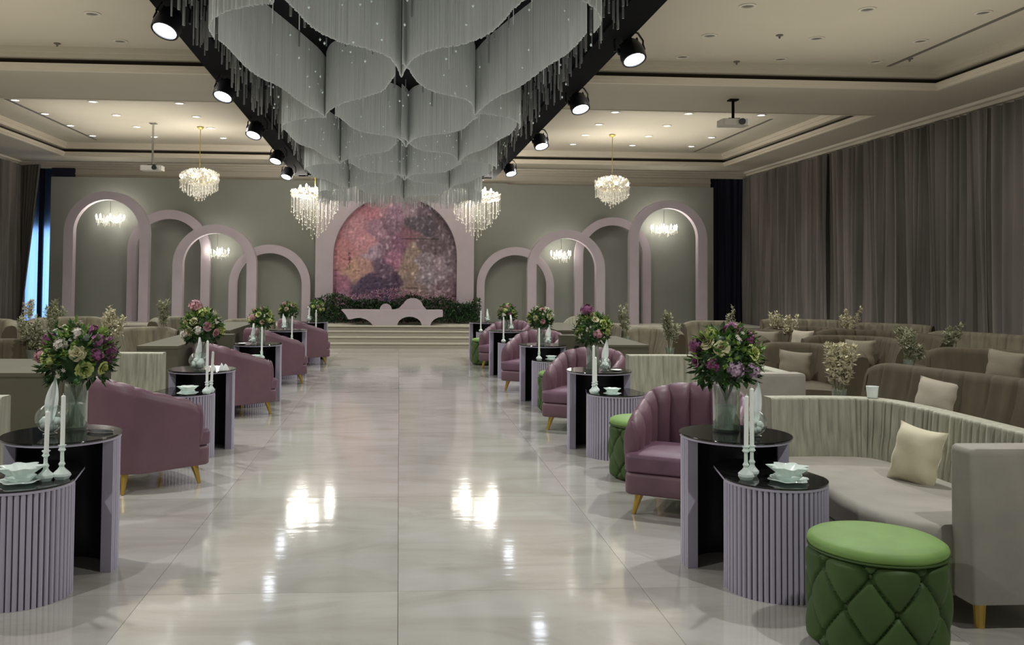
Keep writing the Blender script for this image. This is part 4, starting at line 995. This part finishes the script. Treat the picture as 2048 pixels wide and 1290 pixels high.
def daisy_mesh(seed):
    R = random.Random(seed); m = MB()
    for q in range(5):
        c = Vector((R.uniform(-.025, .025), R.uniform(-.025, .025), R.uniform(-.006, .01)))
        for k in range(7):
            t = k * 2 * PI / 7; m.add([c, c + Vector((math.cos(t + .3) * .008, math.sin(t + .3) * .008, .002)), c + Vector((math.cos(t) * .015, math.sin(t) * .015, 0)), c + Vector((math.cos(t - .3) * .008, math.sin(t - .3) * .008, .002))], [(0, 1, 2, 3)])
    return m.mesh('daisy_spray', M_fl['white'], False, fix=False)
FL = {('rose', c): rose_mesh(c, i) for i, c in enumerate(('mauve', 'lime', 'cream', 'blush', 'pink', 'lilac'))}
FL.update({('ball', c): floret_ball(c, 20 + i) for i, c in enumerate(('plum', 'mauve', 'pink', 'lime', 'white', 'lilac'))})
FL[('daisy', 'white')] = daisy_mesh(4)
def foliage_mesh(seed, rx, rz, n):
    R = random.Random(seed); m = MB()
    for i in range(n):
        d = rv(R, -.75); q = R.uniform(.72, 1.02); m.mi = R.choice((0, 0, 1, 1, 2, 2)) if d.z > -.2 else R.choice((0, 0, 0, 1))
        dd = (d + rv(R) * .7); leaf_mb(m, (d.x * rx * q, d.y * rx * q, d.z * rz * q), dd, R.uniform(.04, .075), R.uniform(.022, .038))
    for i in range(24):    # leaf sprays
        d = rv(R, -.1); m.mi = R.choice((1, 2, 2)); m_ = 5
        for k in range(m_): leaf_mb(m, d * (rx * (.95 + .06 * k)), d + rv(R) * .9, .035, .018)
    m.mi = 0; m.blob((0, 0, 0), (rx * .80, rx * .80, rz * .80), 14, 8)
    return m
leafmesh = [foliage_mesh(40 + i, .172, .165, 380).mesh('foliage', M_leaf, False, fix=False) for i in range(3)]
def vase_cyl(mb, r, h, t=.004):
    mb.lathe([(0, .0), (r * .96, 0), (r, .006), (r, h), (r - t, h), (r - t, .014), (0, .014)], 28)
def bouquet(label, loc, vh, vr, cz, pal, nb, seed, scale=1.0, group='round bouquets on the aisle tables', top=None, style='cyl'):
    R = random.Random(seed); t = thing('flower_arrangement', label, 'flowers', loc, 0, group)
    m = MB()
    if style == 'cyl': vase_cyl(m, vr, vh)
    else: m.lathe([(0, 0), (.045, 0), (.012, .02), (vr * .5, vh * .5), (vr * 1.1, vh), (vr * 1.0, vh), (vr * .4, vh * .5), (0, .03)], 24)
    obj('vase', m, M_glass, t)
    if style == 'cyl':
        m = MB(); m.lathe([(0, .015), (vr - .006, .015), (vr - .006, vh * .55), (0, vh * .55)], 24); obj('water', m, M_water, t)
    m = MB()
    for k in range(9):
        a = R.uniform(0, 6.28); b = a + R.uniform(2, 4); q = vr * .75
        m.tube([(q * math.cos(a), q * math.sin(a), .02), (0, 0, vh * .6), (.06 * math.cos(b), .06 * math.sin(b), cz - .08)], .0035, 5)
    obj('stems', m, M_stem, t)
    fo = obj('foliage', leafmesh[seed % 3], None, t, loc=(0, 0, cz), rot=(0, 0, R.uniform(0, 6)), scale=scale)
    dirs = []
    for i in range(nb * 30):
        d = rv(R, -.35)
        if all(d.dot(e) < .86 for e in dirs): dirs.append(d)
        if len(dirs) >= nb: break
    for i, d in enumerate(dirs):
        key = pal[i % len(pal)]; rr = .168 * scale if key[0] != 'daisy' else .195 * scale
        o = obj('blossom' if key[0] != 'rose' else 'rose', FL[key], None, t, loc=(d.x * rr, d.y * rr, cz + d.z * rr * .95), rot=d.to_track_quat('Z', 'Y').to_euler(), scale=R.uniform(.82, 1.12) * (1.0 if scale >= 1 else scale * 1.05))
    if top:
        o = obj('blossom', FL[top], None, t, loc=(-.06, -.02, cz + .2 * scale), scale=1.5 * scale)
    return t
B, Rr, Da = 'ball', 'rose', ('daisy', 'white')
palA = [(B, 'plum'), (Rr, 'mauve'), (Rr, 'lime'), (B, 'mauve'), Da, (Rr, 'mauve'), (B, 'lime'), (B, 'lilac'), Da, (Rr, 'cream')]
palB = [(B, 'plum'), (B, 'mauve'), Da, (Rr, 'cream'), (B, 'lime'), (B, 'pink'), (Rr, 'lime'), (B, 'white'), (B, 'plum'), Da]
palC = [(Rr, 'blush'), (B, 'lime'), (Rr, 'cream'), Da, (B, 'pink'), (Rr, 'lime')]
palD = [(Rr, 'cream'), Da, (B, 'white'), (B, 'lime'), (Rr, 'pink')]
bouquet('full mauve and lime rose bouquet in glass cylinder, nearest right table', (1.88, 5.08, TZ), .26, .077, .405, palA, 27, 1, 1.06)
bouquet('large plum and white bouquet in glass cylinder, nearest left table', (-1.80, 5.20, TZ), .26, .062, .40, palB, 33, 2, 1.06)
bouquet('blush and lime bouquet with purple bloom, second right table', (1.85, 8.52, TZ), .24, .06, .375, palC, 22, 3, .93, top=(B, 'plum'))
bouquet('white and lime bouquet with feathery top, second left table', (-1.84, 8.6, TZ), .24, .06, .375, palD, 22, 4, .98, top=(B, 'pink'))
bouquet('dense green and cream bouquet, third right table', (1.87, 11.8, TZ), .22, .05, .33, palD, 20, 5, .88)
bouquet('pink and white bouquet, third left table', (-1.77, 11.8, TZ), .22, .05, .31, palC, 18, 6, .82)
bouquet('pink rose bouquet, fourth right table', (1.80, 14.9, TZ), .20, .045, .28, palB[3:], 16, 7, .84)
bouquet('cream and green bouquet, fourth left table', (-1.80, 14.9, TZ), .22, .045, .30, palC, 16, 8, .84)
bouquet('loose white bouquet in slim flared vase, farthest left table', (-1.60, 17.65, TZ), .24, .05, .26, palD, 14, 9, .80, style='flute')

def candle(mb_seed, label, loc, hs, hc, tilt=0, base=.04):
    t = thing('candlestick', label, 'candlestick', loc, mb_seed * .7, 'crystal candlesticks with white tapers')
    m = MB(); m.lathe([(0, 0), (base * .8, 0), (base * 1.15, .018), (base * 1.1, .03), (base * .5, .05), (.011, .062), (.017, .075), (.010, .088), (.009, hs - .035), (.019, hs - .025), (.012, hs - .012), (.021, hs), (.013, hs), (0, hs - .01)], 10, mod=lambda a, z: 1 + .10 * math.cos(5 * a + z * 60))
    obj('holder', m, M_crystal, t, ang=20)
    m = MB(); m.lathe([(0, hs - .01), (.0115, hs - .01), (.011, hs + hc - .006), (.006, hs + hc), (0, hs + hc)], 12); m.tube([(0, 0, hs + hc - .002), (.001, 0, hs + hc + .01)], .0012, 5); obj('candle', m, M_wax, t, rot=(0, tilt, 0))
    return t
def bowl(label, loc, s=1, rz=0):
    t = thing('crystal_bowl', label, 'bowl', loc, rz, 'petal-edged crystal bowls')
    md = lambda a, z: 1 + (.16 * (z / .07)) * math.cos(7 * a)
    m = MB(); m.lathe([(0, 0), (.035 * s, 0), (.04 * s, .008), (.062 * s, .03 * s), (.05 * s, .038 * s), (.058 * s, .045 * s), (.085 * s, .07 * s), (.080 * s, .07 * s), (.045 * s, .048 * s), (0, .045 * s)], 42, mod=md); obj('bowl', m, M_crystal, t, ang=60)
    m = MB(); m.lathe([(0, .002), (.05 * s, .002), (.088 * s, .014), (.085 * s, .018), (.05 * s, .008), (0, .006)], 42, mod=lambda a, z: 1 + .10 * math.cos(6 * a)); obj('saucer', m, M_crystal, t, ang=60)
    return t
def globe(label, loc, r=.062, rz=0, h=.27, neck=False):
    t = thing('glass_globe_vase', label, 'vase', loc, rz, 'glass globes with folded white napkins')
    m = MB(); m.lathe([(0, 0), (.035, 0), (.038, .006), (.022, .012)] + [(r * math.sin(a), .010 + r - r * math.cos(a) * 1.0) for a in [math.radians(q) for q in range(25, 160, 12)]] + [(r * .36, r * 2.05)], 28); obj('globe', m, M_glass, t)
    m = MB(); rr = random.Random(int(r * 1e4))
    for k in range(14): q = rv(rr); m.blob((q.x * r * .5, q.y * r * .5, r * .85 + q.z * r * .4), r * .26, 7, 5)
    obj('napkin_fill', m, M_napkin, t)
    m = MB(); rows = []
    for i in range(9):
        v = i / 8; z = r * 1.0 + (h - r * 1.0) * v; wd = .030 * math.sin(PI * min(1, v * .85 + .12)) + .004; sh = .018 * v * v
        rows.append([(sh - wd, .01 * math.cos(3 * v), z - .02 * v), (sh - wd * .3, -.012, z), (sh + wd * .3, .012, z + .004), (sh + wd, -.004, z - .01 * v), (sh, .018, z)])
    m.grid(rows, closev=True); obj('folded_napkin', m, M_napkin, t, ang=80)
    return t
# nearest right table
globe('glass globe with tall white folded napkin on nearest right table', (1.975, 4.90, TZ), .068, h=.30)
candle(1, 'front crystal candlestick with taper, nearest right table', (1.80, 4.585, LZ), .17, .26, .02, .036)
candle(2, 'taller rear crystal candlestick, nearest right table', (1.862, 4.66, LZ), .16, .30, 0, .032)
bowl('petal-edged crystal bowl with saucer on nearest right table', (2.0, 4.53, LZ), 1.12)
# nearest left table
globe('textured glass globe with curved white napkin on nearest left table', (-1.875, 5.03, TZ), .078, .4, .31)
candle(3, 'shorter left crystal candlestick on nearest left table', (-1.755, 4.66, LZ), .15, .20, -.06, .036)
candle(4, 'taller right crystal candlestick on nearest left table', (-1.69, 4.70, LZ), .17, .25, 0, .038)
bowl('petal-edged crystal bowl with saucer on nearest left table', (-1.86, 4.62, LZ), 1.15, .3)
m = MB(); rows = []
for i in range(13):
    a = math.radians(200 + 110 * i / 12); rows.append([(.085 * math.cos(a), .085 * math.sin(a) * .7, .002), (.10 * math.cos(a), .10 * math.sin(a) * .7, .012 + .008 * math.sin(PI * i / 12)), (.094 * math.cos(a), .094 * math.sin(a) * .7, .014)])
m.grid(rows, closev=True); o = obj('curved_dish', m, M_china, loc=(-1.62, 5.14, TZ)); tag(o, 'slim curved white dish on nearest left table beside the bouquet', 'dish')
# second tables
globe('square-based glass vase with white napkin fan, second right table', (1.93, 8.36, TZ), .060, .2, .30)
candle(5, 'front crystal candlestick with white taper, second right table', (1.75, 8.02, LZ), .10, .33, 0, .034)
candle(6, 'shorter rear candlestick, second right table', (1.79, 8.10, LZ), .10, .22, .04, .030)
bowl('petal-edged crystal bowl on second right table', (1.90, 7.93, LZ), .85)
globe('round-bellied glass vase with white column napkin, second left table', (-1.82, 8.36, TZ), .082, .9, .30)
candle(7, 'front leaning candlestick with white taper, second left table', (-1.67, 8.04, LZ), .10, .36, -.03, .036)
candle(8, 'rear candlestick with white taper, second left table', (-1.65, 8.12, LZ), .10, .26, .05, .03)
bowl('petal-edged crystal bowl on second left table', (-1.82, 7.98, LZ), 1.0, .5)
for k, x in enumerate((-1.70, -1.62, -1.585)):
    m = MB(); m.lathe([(0, 0), (.03, 0), (.024, .02), (.010, .05), (0, .078 - .01 * k)], 9, mod=lambda a, z: 1 + .2 * math.cos(3 * a)); o = obj('folded_napkin', m, M_napkin, loc=(x, 8.42, TZ)); tag(o, '%s white peaked napkin on the second left table' % ('tallest', 'middle', 'rightmost')[k], 'napkin', 'peaked white napkins')
# further tables
rest = [(TR[2], 1, 'third right table'), (TL[2], -1, 'third left table'), (TR[3], 1, 'fourth right table'), (TL[3], -1, 'fourth left table'), (TR[4], 1, 'farthest right table'), (TL[4], -1, 'farthest left table')]
for k, ((x, y), s_, nm) in enumerate(rest):
    candle(9 + k, 'crystal candlestick with white taper, ' + nm, (x - s_ * .11 if s_ > 0 else x + .11, y - .42, LZ), .10, .30, 0, .034)
    globe('small glass globe vase with white napkin, ' + nm, (x + .05 * s_, y - .12, TZ), .058, k, .26)
    if k != 5: bowl('small crystal bowl on ' + nm, (x + .04, y - .45, LZ), .8)
# small glossy plates
for (x, y, nm) in ((2.05, 8.40, 'second right table'), (-1.98, 11.62, 'third left table')):
    m = MB(); m.lathe([(0, .002), (.03, .002), (.055, .010), (.052, .012), (.03, .006), (0, .005)], 24); o = obj('plate', m, M_china, loc=(x, y, TZ)); tag(o, 'small white plate on ' + nm, 'plate')
# paper cup on the booth back rim
m = MB(); m.lathe([(0, 0), (.032, 0), (.040, .075), (.037, .075), (.030, .004), (0, .004)], 18); o = obj('paper_cup', m, M_napkin, loc=(3.16, 5.845, .822)); tag(o, 'small white paper cup standing on the foreground booth back', 'cup')

# ------------------------------------------------------------------ dried flower vases among the outer sofas
def dried(label, loc, h, spread, col, seed, n=7, big=1.0):
    R = random.Random(seed); t = thing('dried_flower_vase', label, 'flowers', loc, 0, 'dried flower vases between the sofas')
    z0 = .44
    m = MB(); m.lathe([(0, 0), (.16, 0), (.16, .015), (.02, .03), (.018, z0 - .03), (.21, z0 - .02), (.21, z0), (0, z0)], 24); obj('pedestal', m, M_dark, t)
    m = MB(); m.lathe([(0, z0), (.05, z0), (.045, z0 + .02), (.035, z0 + .12), (.06, z0 + .30), (.056, z0 + .30), (.031, z0 + .12), (0, z0 + .03)], 18); obj('vase', m, M_glass, t)
    st_ = MB(); pl_ = MB()
    for k in range(n):
        a = R.uniform(0, 6.28); q = R.uniform(.25, 1) * spread; top = Vector((q * math.cos(a), q * math.sin(a) * .7, h * R.uniform(.80, 1.0)))
        base = Vector((0, 0, z0 + .05)); mid = base.lerp(top, .5) + Vector((0, 0, .05)); st_.tube([base, mid, top], .003, 4)
        d = (top - mid).normalized()
        for j in range(int(70 * big)):
            u = R.random(); c = mid.lerp(top, .15 + .9 * u); rr = .028 * math.sin(PI * min(1, .2 + .75 * u)) + .016
            off = rv(R) * rr * R.uniform(.3, 1.2); leaf_mb(pl_, c + off, (d * .8 + rv(R)), R.uniform(.035, .06), R.uniform(.022, .036))
    obj('stems', st_, M_stem, t); obj('dried_plumes', pl_, col, t, smooth=False, kind='stuff', fix=False)
dried('white dried flowers in glass vase behind foreground booth, right', (3.50, 6.98, 0), 1.12, .13, M_dry, 1, 9, 1.3)
dried('dried flower vase right, above the large brown sofa with beige pillow', (5.62, 9.62, 0), 1.06, .14, M_dryg, 2, 8)
dried('dried flower vase at right edge above the third-row brown sofa', (7.25, 11.4, 0), 1.10, .14, M_dryg, 3, 6)
dried('airy dried flowers right, above the second greige booth', (3.42, 11.2, 0), 1.16, .14, M_dryg, 4, 8)
dried('dried flower vase right of the blush bouquet, near the low olive block', (3.40, 13.3, 0), 1.22, .20, M_dryg, 5, 7)
dried('cream dried leaves far right behind the large bouquet', (6.1, 14.3, 0), 1.08, .14, M_dry, 6, 6)
dried('cream dried stems right of the large bouquet', (5.75, 12.9, 0), 1.08, .12, M_dry, 7, 6)
dried('pinkish dried flowers far right at the curtain foot', (7.5, 14.6, 0), 1.12, .20, M_dry, 8, 7)
dried('dark dried sprigs just above the large right bouquet', (5.3, 14.0, 0), 1.18, .12, M_dryg, 9, 4, .6)
dried('tall pale dried plume left, above the pale pleated sofa', (-3.42, 11.1, 0), 1.25, .12, M_dry, 10, 10, 1.2)
dried('slim green dried plume left, before the third arch', (-3.38, 13.25, 0), 1.22, .09, M_dryg, 11, 5)
dried('wide grey-green dried plume left, behind the big left bouquet', (-4.18, 10.6, 0), 1.12, .15, M_dryg, 12, 9, 1.3)
dried('taller olive dried plume left, behind the big left bouquet', (-4.55, 12.2, 0), 1.28, .10, M_dryg, 13, 8, 1.2)
dried('dried plume silhouetted on the blue window at far left', (-6.35, 15.9, 0), 1.22, .12, M_dry, 14, 5)
dried('little dried sprig right of the far-left plume, on blue window', (-5.85, 16.2, 0), 1.02, .06, M_dryg, 15, 3, .7)
